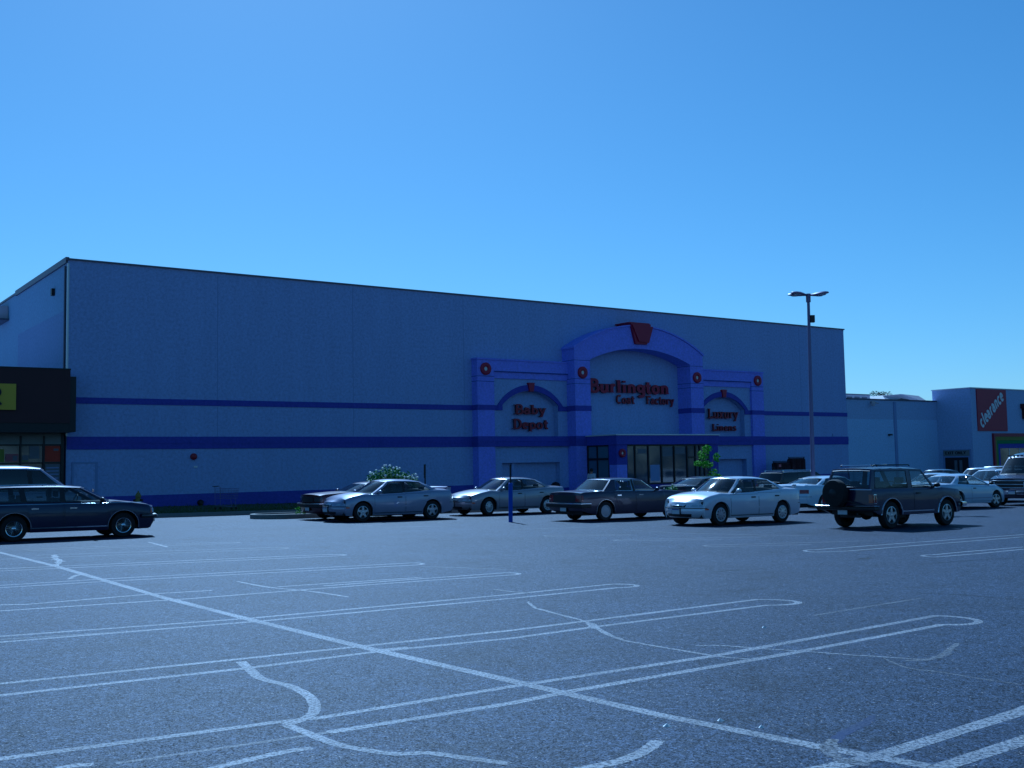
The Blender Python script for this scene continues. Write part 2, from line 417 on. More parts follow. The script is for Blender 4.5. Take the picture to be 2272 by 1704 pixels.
# near right pair and bottom pieces
stripe([(2420, 1514), (2272, 1577), (1958, 1675), (1824, 1706), (1700, 1730)], 0.125)
stripe([(2420, 1588), (2272, 1643), (2086, 1703), (1960, 1740)], 0.125)
stripe([(-60, 1213), (0, 1226), (123, 1256), (359, 1325), (544, 1372), (822, 1440), (1136, 1511), (1465, 1587), (1824, 1658), (2076, 1703), (2260, 1738)], 0.118, name='long_cross_line')
curve([(534, 1468), (556, 1487), (580, 1506), (642, 1522), (683, 1543), (698, 1564), (693, 1584), (664, 1599), (634, 1608)], 0.085, taper=False)
curve([(634, 1608), (678, 1625), (745, 1651), (822, 1666), (883, 1673), (950, 1671), (1027, 1681), (1130, 1695)], 0.075, taper=False)
curve([(693, 1660), (640, 1667), (560, 1684), (478, 1704), (420, 1720)], 0.08, taper=False)
curve([(205, 1697), (165, 1699), (128, 1706), (90, 1716)], 0.08, taper=False)
curve([(1460, 1643), (1440, 1660), (1410, 1676), (1370, 1690), (1300, 1705), (1240, 1716)], 0.09, taper=False)
curve([(1172, 1335), (1180, 1344), (1198, 1352), (1290, 1376), (1318, 1390), (1372, 1417), (1434, 1430), (1573, 1453), (1675, 1464)], 0.055, jitter=0.02)
curve([(1310, 1383), (1322, 1395)], 0.12)
curve([(1542, 1433), (1590, 1432), (1650, 1436), (1778, 1445), (1917, 1455), (2045, 1463)], 0.04, jitter=0.02)
curve([(2010, 1466), (2060, 1463), (2095, 1452), (2108, 1440), (2125, 1428)], 0.08, 'line_faint')
curve([(1960, 1460), (2009, 1481), (2086, 1491), (2180, 1507), (2280, 1521)], 0.035, 'line_faint', jitter=0.02)
curve([(1937, 1588), (1920, 1604), (1895, 1616), (1866, 1631), (1848, 1650), (1844, 1662)], 0.08, 'line_blue')
curve([(1850, 1640), (1838, 1660), (1850, 1675), (1880, 1689), (1930, 1698)], 0.10, 'line_faint')
curve([(1804, 1366), (1900, 1350), (2045, 1327)], 0.05, 'line_faint')
curve([(2045, 1317), (2100, 1318), (2180, 1324), (2290, 1332)], 0.05, 'line_dark', name='crack_seal')
curve([(1580, 1269), (1610, 1267), (1645, 1264)], 0.10, 'line_dark', name='crack_seal')
curve([(2060, 1250), (2150, 1244), (2250, 1238)], 0.06, 'line_dark', name='crack_seal')
curve([(1905, 1241), (1935, 1238)], 0.2, 'line_dark', name='crack_seal')
curve([(526, 1290), (596, 1303), (688, 1312), (775, 1325)], 0.07)
curve([(121, 1257), (128, 1250), (134, 1244), (123, 1240), (122, 1231)], 0.13, jitter=0.05)
curve([(154, 1285), (166, 1278), (190, 1272)], 0.09)
curve([(932, 1257), (1030, 1260), (1136, 1264)], 0.07, 'line_faint')
curve([(1094, 1307), (1136, 1313), (1180, 1316)], 0.07, 'line_faint')
curve([(329, 1203), (350, 1208), (372, 1214)], 0.09)
curve([(1136, 1175), (1240, 1172), (1330, 1169)], 0.10, 'line_faint')
curve([(840, 1171), (920, 1169), (1000, 1168)], 0.10, 'line_faint')
curve([(1400, 1177), (1560, 1184), (1800, 1189)], 0.10, 'line_faint')
curve([(1838, 1484), (1846, 1484)], 0.06)
for (x, y, wh) in [(690, 1378, 'near the middle of the long cross line, left half'), (1480, 1612, 'just above the long cross line in the near right'), (1695, 1393, 'between the two longest hairpin lines on the right'), (1598, 1600, 'right of the curved paint stroke at the bottom'), (1690, 1615, 'in the near right, beside the bluish smear')]:
    a = gp(x, y); d = 0.018 + rnd.random() * 0.014
    b_ = MB(); k = 5
    vs = [(a.x + math.cos(q * 6.283 / k) * d * (0.6 + rnd.random() * .6), a.y + math.sin(q * 6.283 / k) * d * (0.6 + rnd.random() * .6), 0.001) for q in range(k)]
    b_.add(vs + [(a.x, a.y, 0.02)], [(i, (i + 1) % k, k) for i in range(k)])
    tag(b_.build('litter_scrap', 'white'), 'tiny white scrap on the asphalt ' + wh, 'litter', 'litter scraps on the asphalt')

# ================================================================= LETTERS
def arc(cx, cy, rx, ry, a0, a1, n=8):
    return [(cx + rx * math.cos(R_(a0 + (a1 - a0) * i / n)), cy + ry * math.sin(R_(a0 + (a1 - a0) * i / n))) for i in range(n + 1)]
GL = {
 'B': (.74, [[(.2, 0), (.2, 1)], [(.2, .97), (.42, .97)] + arc(.42, .76, .17, .21, 90, -90) + [(.2, .54)], [(.2, .52), (.46, .52)] + arc(.46, .28, .2, .25, 90, -90) + [(.2, .03)]], [(.12, .03), (.12, .97)]),
 'D': (.78, [[(.2, 0), (.2, 1)], [(.2, .97), (.38, .97)] + arc(.38, .5, .3, .47, 90, -90, 10) + [(.2, .03)]], [(.12, .03), (.12, .97)]),
 'L': (.66, [[(.2, 0), (.2, 1)], [(.2, .03), (.58, .03), (.58, .22)]], [(.12, .03), (.2, .97)]),
 'C': (.72, [arc(.4, .5, .29, .47, 50, 310, 14)], []),
 'F': (.64, [[(.2, 0), (.2, 1)], [(.2, .96), (.58, .96), (.58, .8)], [(.2, .52), (.46, .52)]], [(.2, .03), (.12, .97)]),
 'E': (.64, [[(.18, 0), (.18, 1)], [(.18, .96), (.56, .96)], [(.18, .5), (.48, .5)], [(.18, .04), (.56, .04)]], []),
 'X': (.66, [[(.1, 0), (.56, 1)], [(.56, 0), (.1, 1)]], []),
 'I': (.34, [[(.17, 0), (.17, 1)]], []),
 'T': (.62, [[(.31, 0), (.31, 1)], [(.05, .95), (.57, .95)]], []),
 'O': (.74, [arc(.37, .5, .27, .46, 0, 360, 18)], []),
 'N': (.72, [[(.14, 0), (.14, 1)], [(.14, 1), (.58, 0)], [(.58, 0), (.58, 1)]], []),
 'Y': (.66, [[(.33, 0), (.33, .5)], [(.08, 1), (.33, .48)], [(.58, 1), (.33, .48)]], []),
 'R': (.72, [[(.16, 0), (.16, 1)], [(.16, .96), (.38, .96)] + arc(.38, .72, .19, .24, 90, -90) + [(.16, .48)], [(.34, .48), (.62, 0)]], []),
 'u': (.68, [[(.17, .66), (.17, .2)] + arc(.33, .2, .16, .17, 180, 330) + [(.52, .25)], [(.52, .66), (.52, 0)]], [(.12, .63), (.47, .63), (.57, .03)]),
 'r': (.5, [[(.18, .66), (.18, 0)], [(.18, .45), (.28, .6), (.42, .6)]], [(.12, .63), (.18, .03)]),
 'l': (.36, [[(.18, 0), (.18, 1)]], [(.18, .03), (.12, .97)]),
 'i': (.36, [[(.18, 0), (.18, .66)], [(.18, .82), (.18, .97)]], [(.18, .03), (.12, .63)]),
 'n': (.7, [[(.18, 0), (.18, .66)], [(.18, .42)] + arc(.35, .44, .17, .18, 160, 0) + [(.52, 0)]], [(.18, .03), (.12, .63), (.54, .03)]),
 'g': (.62, [arc(.3, .38, .19, .24, 0, 360, 14), [(.52, .64), (.5, -.08)] + arc(.32, -.1, .18, .17, 0, -150)], [(.52, .63)]),
 't': (.46, [[(.22, .92), (.22, .15), (.3, .04), (.42, .06)], [(.06, .62), (.42, .62)]], []),
 'o': (.62, [arc(.31, .33, .2, .29, 0, 360, 16)], []),
 'a': (.6, [arc(.27, .22, .17, .18, 30, 390, 12), [(.12, .56), (.22, .64), (.36, .6), (.44, .48), (.44, 0)]], [(.5, .03)]),
 'c': (.56, [arc(.31, .33, .2, .29, 45, 315, 12)], []),
 'y': (.62, [[(.12, .66), (.33, .08)], [(.54, .66), (.26, -.22), (.12, -.24)]], [(.12, .63), (.54, .63)]),
 'b': (.64, [[(.16, 1), (.16, 0)], arc(.34, .33, .19, .28, 0, 360, 14)], [(.11, .97)]),
 'e': (.58, [[(.12, .36), (.48, .36)] + arc(.3, .33, .19, .29, 10, 315, 12)], []),
 'p': (.64, [[(.16, .66), (.16, -.28)], arc(.34, .33, .19, .28, 0, 360, 14)], [(.11, .63), (.16, -.25)]),
 'x': (.6, [[(.1, 0), (.5, .66)], [(.5, 0), (.1, .66)]], [(.1, .03), (.5, .63), (.12, .63), (.5, .03)]),
 's': (.52, [[(.42, .54), (.3, .63), (.16, .56), (.16, .42), (.38, .28), (.4, .12), (.27, .03), (.1, .1)]], []),
}
def polystroke(mb, pts, w, y0, y1, mi):
    n = len(pts); A = []; B = []
    closed = n > 3 and abs(pts[0][0] - pts[-1][0]) < 1e-4 and abs(pts[0][1] - pts[-1][1]) < 1e-4
    if closed: pts = pts[:-1]; n -= 1
    for i in range(n):
        p = pts[i]; a = pts[(i - 1) % n] if (closed or i > 0) else p; b = pts[(i + 1) % n] if (closed or i < n - 1) else p
        d1 = (p[0] - a[0], p[1] - a[1]); d2 = (b[0] - p[0], b[1] - p[1])
        def nrm(d):
            q = math.hypot(*d); return (d[0] / q, d[1] / q) if q > 1e-9 else None
        d1, d2 = nrm(d1), nrm(d2); d1 = d1 or d2; d2 = d2 or d1
        m = (-(d1[1] + d2[1]), d1[0] + d2[0]); q = math.hypot(*m)
        if q < 0.2: m = (-d1[1], d1[0]); k = 1
        else:
            m = (m[0] / q, m[1] / q); k = min(1.6, 1 / max(.3, m[0] * -d1[1] + m[1] * d1[0]))
        A.append((p[0] + m[0] * w / 2 * k, p[1] + m[1] * w / 2 * k)); B.append((p[0] - m[0] * w / 2 * k, p[1] - m[1] * w / 2 * k))
    mb.strip_prism(A, B, y0, y1, mi, closed)
def lettering(name, text, x0, z0, cap, mats, parent, y=-0.1, depth=0.09, wt=0.17, serif=True, width=None, xf=None, shear=0.0):
    # letters stand on the XZ plane; one part per word
    tot = sum(GL[c][0] if c != ' ' else .4 for c in text)
    sx = (width / tot) if width else cap
    mb = MB(); cx = 0; k = 0
    T = xf or (lambda x, z: (x, z))
    for c in text:
        if c == ' ': cx += .4; continue
        adv, strokes, serifs = GL[c]
        items = [(s_, wt) for s_ in strokes]
        if serif: items += [([(a - .13, b), (a + .13, b)], .065) for (a, b) in serifs]
        for pts, w in items:
            k += 1
            tmp = MB(); polystroke(tmp, [((cx + p[0]) , p[1]) for p in pts], w, y - (k % 5) * 0.003, y + depth, 0)
            vs = []
            for v in tmp.v:
                X, Z = T(x0 + (v[0] + shear * v[2]) * sx, z0 + v[2] * cap); vs.append((X, v[1], Z))
            # front faces get the face colour, the returns the dark one
            for f in tmp.f:
                front = all(abs(tmp.v[i][1] - (y - (k % 5) * 0.003)) < 1e-6 for i in f)
                mb.add([vs[i] for i in f], [tuple(range(len(f)))], 0 if front else 1)
        cx += adv
    return mb.build(name, mats, parent)

# ================================================================= MAIN STORE
L_ = 57.95
store = empty('department_store', BL(), 'long grey department store with blue stripes and an arched blue entrance', 'store')
def part(name, mb, mats, parent=store, smooth=None, label=None):
    o = mb.build(name, mats, parent, smooth)
    if label: o['label'] = label
    return o
b = MB(); b.box(0, L_, 0, 11.3, -2, 11.83); part('front_wall', b, 'wall')
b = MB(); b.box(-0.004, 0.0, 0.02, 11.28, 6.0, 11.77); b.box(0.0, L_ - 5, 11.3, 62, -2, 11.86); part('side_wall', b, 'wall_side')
b = MB(); b.box(-0.012, -0.004, 0.55, 11.0, 5.8, 9.5); part('wall_patch', b, 'wall_grey')  # lower area of the side wall, darker and greyer than above
b = MB(); b.box(-.08, L_ + .08, -.07, 0.06, 11.84, 11.93); b.box(-.10, 0.06, 0.06, 11.5, 11.72, 12.0); b.box(L_ - .06, L_ + .1, 0.06, 11.4, 11.72, 11.93)
b.box(-.06, .05, 11.5, 62, 11.82, 11.93); part('coping', b, 'coping')
for t in (7.3, 15.0, 22.3, 52.6): part('panel_joint', MB().box(t - .02, t + .02, -.004, 0.001, 5.36, 11.7), 'joint')
for t in (7.3, 15.0, 22.3, 52.6): part('panel_joint', MB().box(t - .02, t + .02, -.004, 0.001, 3.5, 5.0), 'joint')
b = MB(); b.box(0.0, .045, -.03, 0.0, 3.5, 11.68); b.box(-.035, 0.0, -.03, 0.06, 3.5, 11.7); part('corner_trim', b, 'coping_light')
b = MB(); b.box(.14, .26, -.09, -.01, 6.2, 11.6); 
part('conduit', MB().tube([(-.05, .35, 6.6), (-.05, .35, 11.6)], .05), 'coping')
for a, c in ((0.02, 22.84), (47.73, L_ + .03)):
    part('upper_stripe', MB().box(a, c, -.03, 0, 5.03, 5.33), 'darkblue')
    b = MB(); b.box(a, c, -.035, 0, 2.86, 3.14); b.box(a, c, -.05, 0, 3.14, 3.47); part('lower_stripe', b, 'darkblue')
    part('base_band', MB().box(a, c, -.025, 0, -2, .62), 'darkblue')
# service door at the left end
d_ = part('service_door', MB().box(.34, 1.32, -.05, 0, -.4, 2.20), 'wall')
b = MB(); b.box(1.32, 1.42, -.07, 0, -.4, 2.28); b.box(.26, 1.32, -.07, 0, 2.20, 2.28); b.box(.26, .34, -.07, 0, -.4, 2.20)
part('door_frame', b, 'joint', d_)
part('door_handle', MB().box(1.17, 1.25, -.10, -.05, .85, 1.0), 'chrome', d_)
part('wall_light', MB().box(-.16, -.004, 2.55, 2.8, 10.5, 10.85), 'black')

def arch_pts(cx, hw, z0, rise, n=20, legs=None):
    # segmental arch with half width hw and given rise, left to right
    r = (hw * hw + rise * rise) / (2 * rise); a = math.asin(min(1, hw / r))
    P = [(cx + r * math.sin(-a + 2 * a * i / n), z0 + rise - r + r * math.cos(-a + 2 * a * i / n)) for i in range(n + 1)]
    if legs is not None: P = [(P[0][0], legs)] + P + [(P[-1][0], legs)]
    return P
def medallion(t, z, off, r=.37, parent=store):
    b = MB(); b.lathe([(r * .36, -off), (r * .36, -off - .10), (r * .5, -off - .13), (r * .85, -off - .13), (r, -off - .10), (r, -off)], 'Y', (t, 0, z), 28)
    o = part('medallion', b, 'red', parent, 40)
    part('boss', MB().lathe([(0.001, -off - .05), (r * .34, -off - .04), (r * .36, -off)], 'Y', (t, 0, z), 20), 'white', o, 40)
def wing(t0, t1, pil_left, sign_c):
    # pilaster on the outer side only, the centre block bounds the other one
    p = MB()
    if pil_left: pa, pb = t0, t0 + 1.2; qa, qb = pb, t1
    else: pa, pb = t1 - 1.25, t1; qa, qb = t0, pa
    p.box(pa, pb, -.60, 0, -2, 8.02)
    p.box(qa, qb, -.59, 0, 7.38, 8.02); p.box(qa, qb, -.50, 0, 6.95, 7.38)
    p.box(pa - .06, pb + .04, -.66, 0, 8.02, 8.12)
    if pil_left: p.box(pb + .04, qb, -.64, 0, 8.02, 8.12)
    else: p.box(qa, pa - .06, -.64, 0, 8.02, 8.12)
    part('wing_frame', p, 'lightblue')
    gcol = MB()
    for z in (6.72, 7.02): part('groove_line', MB().box(pa - .015, pb + .015, -.615, 0, z, z + .03), 'groove')
    gcol.box(qa, qb, -.60, -.50, 7.335, 7.379)
    part('groove_line', gcol, 'groove')
    c = sign_c; hi, ho = 2.12, 2.46
    # panel with arched opening
    inner = arch_pts(c, hi, 5.36, .88, 20, 3.0); 
    outer = [(qa, 3.0)] + [(qa + (qb - qa) * i / 20, 6.95) for i in range(21)] + [(qb, 3.0)]
    pn = MB(); pn.strip_prism(outer, inner, -.42, 0); 
    # below the band: niche with lowered ceiling
    pn.box(qa, c - 2.2, -.42, 0, -2, 2.9); pn.box(c + 2.2, qb, -.42, 0, -2, 2.9); pn.box(c - 2.2, c + 2.2, -.42, 0, 1.88, 2.9); pn.box(c - 1.3, c - 1.05, -.20, 0, -2, 1.88)
    part('arched_panel', pn, 'wall')
    bd = MB(); bd.strip_prism(arch_pts(c, ho, 5.36, 1.25, 20, 5.03), arch_pts(c, hi + .01, 5.365, .885, 20, 5.03), -.50, -.40)
    bd.box(qa, c - ho, -.47, -.40, 5.03, 5.33)
    if c + ho < qb: bd.box(c + ho, qb, -.47, -.40, 5.03, 5.33)
    bd.box(pa - .03, pb + .001, -.63, 0, 5.03, 5.33)
    bd.box(min(pa, qa) - (.04 if pil_left else 0), max(pb, qb) + (0 if pil_left else .04), -.645, 0, 2.86, 3.14); bd.box(min(pa, qa) - (.05 if pil_left else 0), max(pb, qb) + (0 if pil_left else .05), -.66, 0, 3.145, 3.47)
    part('arched_band', bd, 'darkblue')
    bb = MB(); bb.box(pa - .02, pb + .02, -.62, 0, -2, .30); bb.box(qa, c - 2.2, -.44, 0, -2, .30); bb.box(c + 2.2, qb, -.44, 0, -2, .30); bb.box(c - 2.2, c + 2.2, -.03, 0, -2, .30)
    part('base_band', bb, 'darkblue')
    k = MB(); k.strip_prism([(c - .24, 6.74), (c + .24, 6.74)], [(c - .15, 6.20), (c + .15, 6.20)], -.60, -.40); part('keystone', k, 'red')
    medallion((pa + pb) / 2 - (.02 if pil_left else -.0), 7.47, .60)
wing(22.84, 29.70, True, 26.83)
wing(40.95, 47.73, False, 43.70)
# centre portal
p = MB()
p.box(29.70, 30.95, -1.25, 0, -2, 8.2); p.box(39.75, 40.95, -1.25, 0, -2, 8.2)
out = [(29.70, 8.2)] + arch_pts(35.325, 5.625, 8.95, 1.66, 30) + [(40.95, 8.2)]
inn = [(30.95, 8.2)] + arch_pts(35.35, 4.40, 8.28, .88, 30) + [(39.75, 8.2)]
p.strip_prism(out, inn, -1.25, 0)
part('portal_arch', p, 'lightblue')
p = MB()
p.strip_prism([(29.62, 8.93)] + [(x, z + .10) for x, z in arch_pts(35.325, 5.70, 8.95, 1.66, 30)] + [(41.03, 8.93)], [(29.69, 8.93)] + arch_pts(35.325, 5.63, 8.955, 1.665, 30) + [(40.96, 8.93)], -1.33, 0)
part('arch_moulding', p, 'lightblue')
for a, c in ((29.70, 30.95), (39.75, 40.95)):
    for z in (6.72, 7.02, 8.19): part('groove_line', MB().box(a - .012, c + .012, -1.262, 0, z, z + .028), 'groove')
for a, c in ((29.70, 30.95), (39.75, 40.95)):
    part('portal_stripe', MB().box(a - .03, c + .03, -1.28, 0, 5.03, 5.36), 'darkblue')
    p = MB(); p.box(a - .035, c + .035, -1.285, 0, 2.86, 3.14); p.box(a - .045, c + .045, -1.30, 0, 3.14, 3.47); part('portal_stripe', p, 'darkblue')
medallion(30.30, 7.43, 1.25); medallion(40.33, 7.43, 1.25)
p = MB(); p.strip_prism([(34.33, 10.78), (36.10, 10.78)], [(34.72, 9.44), (35.72, 9.44)], -1.42, 0)
p.strip_prism([(34.2, 10.85), (36.0, 10.85)], [(34.2, 10.785), (36.0, 10.785)], -1.40, 0)
p.strip_prism([(34.40, 10.70), (36.22, 10.62)], [(34.95, 9.60), (35.82, 9.55)], -1.50, -1.425)
part('keystone', p, 'red')
# canopy and glazed vestibule
p = MB(); p.box(30.45, 39.25, -4.15, -1.31, 2.86, 3.42); p.box(30.9, 39.8, -1.31, 0, 2.86, 3.42); part('canopy', p, 'darkblue')
p = MB(); p.box(30.40, 39.30, -4.20, -1.31, 3.42, 3.49); p.box(30.96, 39.74, -1.31, 0, 3.42, 3.49); part('canopy_coping', p, 'coping_light')
part('pillar_capital', MB().box(30.5, 31.35, -4.08, -3.35, 1.65, 2.86), 'darkblue')
vest = MB(); vest.box(38.4, 39.2, -4.08, -3.35, -2, 2.86)
part('canopy_pillar', MB().box(30.52, 31.33, -4.06, -3.37, -2, 1.65), 'lightblue')
part('canopy_pillar', vest, 'darkblue')
medallion(30.92, 2.34, 4.08, .26)
part('knee_wall', MB().box(31.35, 38.4, -3.98, -3.8, -2, .42), 'darkblue')
fr = MB()
fr.box(31.35, 38.4, -4.03, -3.9, 2.76, 2.86); fr.box(31.35, 38.4, -4.04, -3.9, .42, .50)
mull = [32.04, 33.14, 34.25, 35.33, 36.46, 37.2, 37.6, 38.0]
for t in mull: fr.box(t - .045, t + .045, -4.035, -3.9, .5, 2.76)
fr.box(31.36, 31.42, -4.035, -3.9, .5, 2.76)
fr.box(36.5, 37.16, -4.03, -3.9, 1.98, 2.08)
part('window_frame', fr, 'black')
edges = [31.42] + mull + [38.4]
for a, c in zip(edges[:-1], edges[1:]):
    part('window', MB().box(a + .03, c - .03, -3.97, -3.95, .5, 2.76), 'shop_glass')
for (a, c, z0, z1, m_) in [(34.35, 35.2, 2.1, 2.7, 'paper'), (35.45, 36.3, 2.25, 2.7, 'paper'), (32.3, 33.0, 2.3, 2.6, 'paper'), (33.3, 34.1, .6, 1.6, 'joint')]:
    part('window_poster', MB().box(a, c, -3.978, -3.972, z0, z1), m_)
fr = MB()
for y in (-3.35, -2.25, -1.35): fr.box(30.50, 30.60, y - (0 if y == -3.35 else .05), y + .06, -1, 2.86)
fr.box(30.505, 30.59, -3.29, -1.31, 1.93, 2.07); fr.box(30.505, 30.59, -3.29, -1.31, 2.78, 2.86); fr.box(30.505, 30.59, -3.29, -2.8, .75, .85)
sd = part('entrance_door', MB().box(30.54, 30.56, -3.29, -1.31, -1, 2.8), 'door_glass')
part('door_frame', fr, 'black', sd)
part('alarm_bell', MB().lathe([(.001, -.16), (.06, -.16), (.16, -.11), (.17, 0)], 'Y', (6.06, 0, 2.47), 18), 'red_dark', store, 40)
part('wall_plate', MB().box(6.08, 6.26, -.03, 0, 1.92, 2.0), 'coping_light')
part('pipe_connection', MB().lathe([(.001, -.22), (.09, -.22), (.15, -.14), (.15, 0)], 'Y', (6.4, 0, .17), 16), 'black', store, 40)
part('roof_drain', MB().box(L_ - 1.9, L_ - 1.83, -.05, 0, 3.5, 3.7), 'joint')

# signs, each a thing of its own
def sign(name, t, off, z, label):
    return empty(name, BL(t, off, z), label, 'sign')
s = sign('main_sign', 31.62, 0, 6.33, 'large red serif lettering in three words under the big blue arch')
lettering('large_word', 'Burlington', 0, 0, .82, ['red', 'letter_side'], s, -.24, .12, .21, True, 7.1)
lettering('small_word', 'Coat', 2.35, -.70, .54, ['red_dark', 'letter_side'], s, -.22, .10, .17, True, 1.62)
lettering('small_word', 'Factory', 4.98, -.70, .54, ['red_dark', 'letter_side'], s, -.22, .10, .17, True, 2.55)
s = sign('wing_sign', 25.75, 0, 4.5, 'red two-line serif lettering in the arch left of the entrance')
lettering('word', 'Baby', .02, .34, .57, ['red_dark', 'letter_side'], s, -.24, .12, .17, True, 2.38)
lettering('word', 'Depot', -.13, -.56, .58, ['red_dark', 'letter_side'], s, -.24, .12, .17, True, 2.72)
s = sign('wing_sign', 42.4, 0, 4.5, 'red two-line serif lettering in the arch right of the entrance')
lettering('word', 'Luxury', -.05, .25, .66, ['red_dark', 'letter_side'], s, -.24, .12, .15, True, 3.05)
lettering('word', 'Linens', .35, -.62, .47, ['red_dark', 'letter_side'], s, -.24, .12, .16, True, 2.45)

# ================================================================= BROWN STORE (left)
brn = empty('brown_store', BL(-12, 0, 0), 'low shop with a deep dark brown fascia left of the grey store', 'store')
def bx(*a): return (a[0] + 12, a[1] + 12) + a[2:]
def bp(name, boxes, mats, parent=brn):
    b = MB()
    for q in boxes: b.box(*bx(*q))
    return b.build(name, mats, parent)
bp('wall', [(-30, -.13, .35, 30, -2, 6.2), (-30, -.13, -.05, .35, 3.07, 6.0)], 'wall')
bp('fascia', [(-30, -.14, -1.25, .0, 4.05, 6.5)], 'brown')
bp('fascia_trim', [(-30, -.145, -1.2, .0, 3.62, 4.05), (-.14, .13, -1.2, .02, 3.65, 6.2), (-30, -.12, -1.27, .02, 6.5, 6.56)], 'black')
bp('header_panel', [(-30, -.25, -.09, -.05, 3.12, 3.62)], 'kerb')
bp('window_frame', [(-.25, -.12, -.12, .3, -2, 3.62), (-30, -.25, -.11, .0, 3.05, 3.12), (-30, -.25, -.11, .0, 2.22, 2.29), (-30, -.25, -.11, 0, .1, .3)] + [(t - .04, t + .04, -.125, .0, .3, 3.5) for t in (-1.0, -2.0, -3.2, -4.4, -5.6, -8, -10, -12)], 'black')
bp('window', [(-30, -.25, -.03, -.01, .2, 3.1)], 'shop_glass')
def poster(t0, t1, z0, z1, mat, label, bars=None):
    o = MB().box(0, t1 - t0, -.005, .005, 0, z1 - z0).build('poster', mat)
    o.matrix_world = BL(t0, .06, z0); tag(o, label, 'poster')
    if bars:
        b = MB()
        for (a, c, e, f) in bars: b.box(a, c, -.009, -.0055, e, f)
        b.build('printed_bar', bars_m, o)
bars_m = 'paper'
poster(-.95, -.27, 2.31, 3.04, 'orange', 'bright orange-red poster in the upper right shop window', [(.38, .60, .50, .60)])
poster(-1.62, -1.18, 2.45, 3.03, 'paper', 'pale poster beside the orange-red poster')
bars_m = 'joint'
poster(-.93, -.27, 1.1, 2.20, 'paper', 'tall pale notice below the orange-red poster', [(.06, .60, z, z + .05) for z in (.15, .3, .42, .6, .75, .9)])
bars_m = 'paper'
poster(-2.62, -2.08, 2.32, 2.68, 'paper_pink', 'pinkish poster low in the shop window left of the mullion', [(.3, .5, .05, .28)])
bars_m = 'yellow'
poster(-1.92, -1.65, 2.31, 2.62, 'paper', 'small pale card in the window with yellow edge', [(0.0, .25, .02, .07)])
poster(-3.1, -2.68, 2.32, 2.9, 'yellow', 'yellowish poster at the left picture edge of the shop window')
s = empty('fascia_sign', BL(-6.5, 1.26, 4.62), 'yellow-green sign board with black lettering on the brown fascia', 'sign')
MB().box(0, 4.03, -.10, 0, 0, 1.16).build('sign_board', 'yellowgreen', s)
lettering('letter', 'R', 2.70, .2, .80, ['black', 'black'], s, -.14, .04, .2, False, .78)
# air conditioner high on the far side wall
ac = empty('air_conditioner', BL(-.0, -14.4, 10.7), 'metal unit on a bracket high on the side wall', 'air conditioner')
MB().box(-.5, -.02, -.6, 1.6, 0, .75).build('housing', 'unit', ac)
MB().box(-.6, -.02, -.9, 1.7, -.12, -.01).build('shelf', 'coping', ac)

# ================================================================= RIGHT HAND BUILDINGS
lw = empty('low_white_building', BL(64, 0, 0), 'low plain white wall building between the grey store and the clearance shop', 'building')
b = MB(); b.box(-6.04, 5.99, .0, 40, -3, 6.40); b.build('wall', 'whitewall', lw)
b = MB(); b.box(-6.04, 5.99, -.006, 0, 4.86, 6.40); b.build('upper_band', M['clwall'], lw)
b = MB(); b.box(-6.04, 5.99, -.08, .1, 6.40, 6.50); b.build('coping', 'coping', lw)
b = MB(); b.box(-.05, .27, -.07, 0, -3, 6.3); b.build('downpipe', 'joint', lw)
b = MB(); b.box(-.9, -.62, -.25, 0, 3.55, 3.68); b.build('wall_light', 'black', lw)
b = MB(); b.tube([(-3.2, -.35, 6.05), (-3.0, -.1, 6.22), (-2.7, -.1, 6.22), (-2.5, -.4, 6.1)], .05); b.box(-3.0, -2.7, -.2, 0, 6.1, 6.3); b.box(-3.3, -3.1, -.5, -.25, 5.9, 6.1); b.build('flood_light', 'unit', lw)
def roofunit(t0, t1, y0, y1, z0, z1, label, peak=None):
    r = empty('rooftop_unit', BL(t0, -y0, z0), label, 'rooftop unit', 'plant on the low roof')
    w, d, h = t1 - t0, y1 - y0, z1 - z0
    b = MB()
    if peak:
        vs = [(0, 0, 0), (w, 0, 0), (w, d, 0), (0, d, 0), (.1 * w, .2 * d, h * .8), (.42 * w, .1 * d, h), (.92 * w, .2 * d, h * .92), (.92 * w, .9 * d, h * .92), (.1 * w, .9 * d, h * .8)]
        b.add(vs, [(0, 1, 6, 5, 4), (1, 2, 7, 6), (2, 3, 8, 7), (3, 0, 4, 8), (4, 5, 6, 7, 8)])
        b.build('housing', 'unit', r)
        MB().add([(.05 * w, -.02, .1 * h), (.5 * w, -.02, .1 * h), (.5 * w, .05, .4 * h), (.32 * w, .05, .5 * h)], [(0, 1, 2, 3)]).add([(.05 * w, .0, .1 * h), (.5 * w, .0, .1 * h), (.5 * w, .07, .4 * h), (.32 * w, .07, .5 * h)], [(3, 2, 1, 0)]).build('intake', 'black', r)
    else:
        b.box(0, w, 0, d, 0, h); b.build('housing', 'unit', r)
        for k in range(5): MB().box(w * (.08 + .18 * k), w * (.2 + .18 * k), -.03, 0, .15 * h, .8 * h).build('louvre', 'coping', r)
        MB().box(-.1, w + .1, -.08, d, h, h + .08).build('lid', 'coping', r)
roofunit(66.0, 72.0, 8, 11, 6.6, 7.52, 'long louvred grey unit on the low roof beside the tall store')
roofunit(74.6, 81.6, 8, 13, 6.9, 7.80, 'pale sloping hood unit on the low roof', peak=True)
cl = empty('clearance_store', BL(70, 0, 0), 'pale single-storey shop with red corner panel and colour-banded entrance', 'store')
b = MB(); b.box(.0, 60, -3.15, .35, -3, 7.36); b.box(0, 60, .35, 30, -3, 6.3); b.build('wall', 'clwall', cl)
b = MB(); b.box(-.06, 60, -3.21, -3.0, 7.36, 7.44); b.box(-.06, .1, -3.0, .40, 7.36, 7.44); b.box(.1, 60, .30, .40, 7.36, 7.44); b.build('coping', 'coping_light', cl)
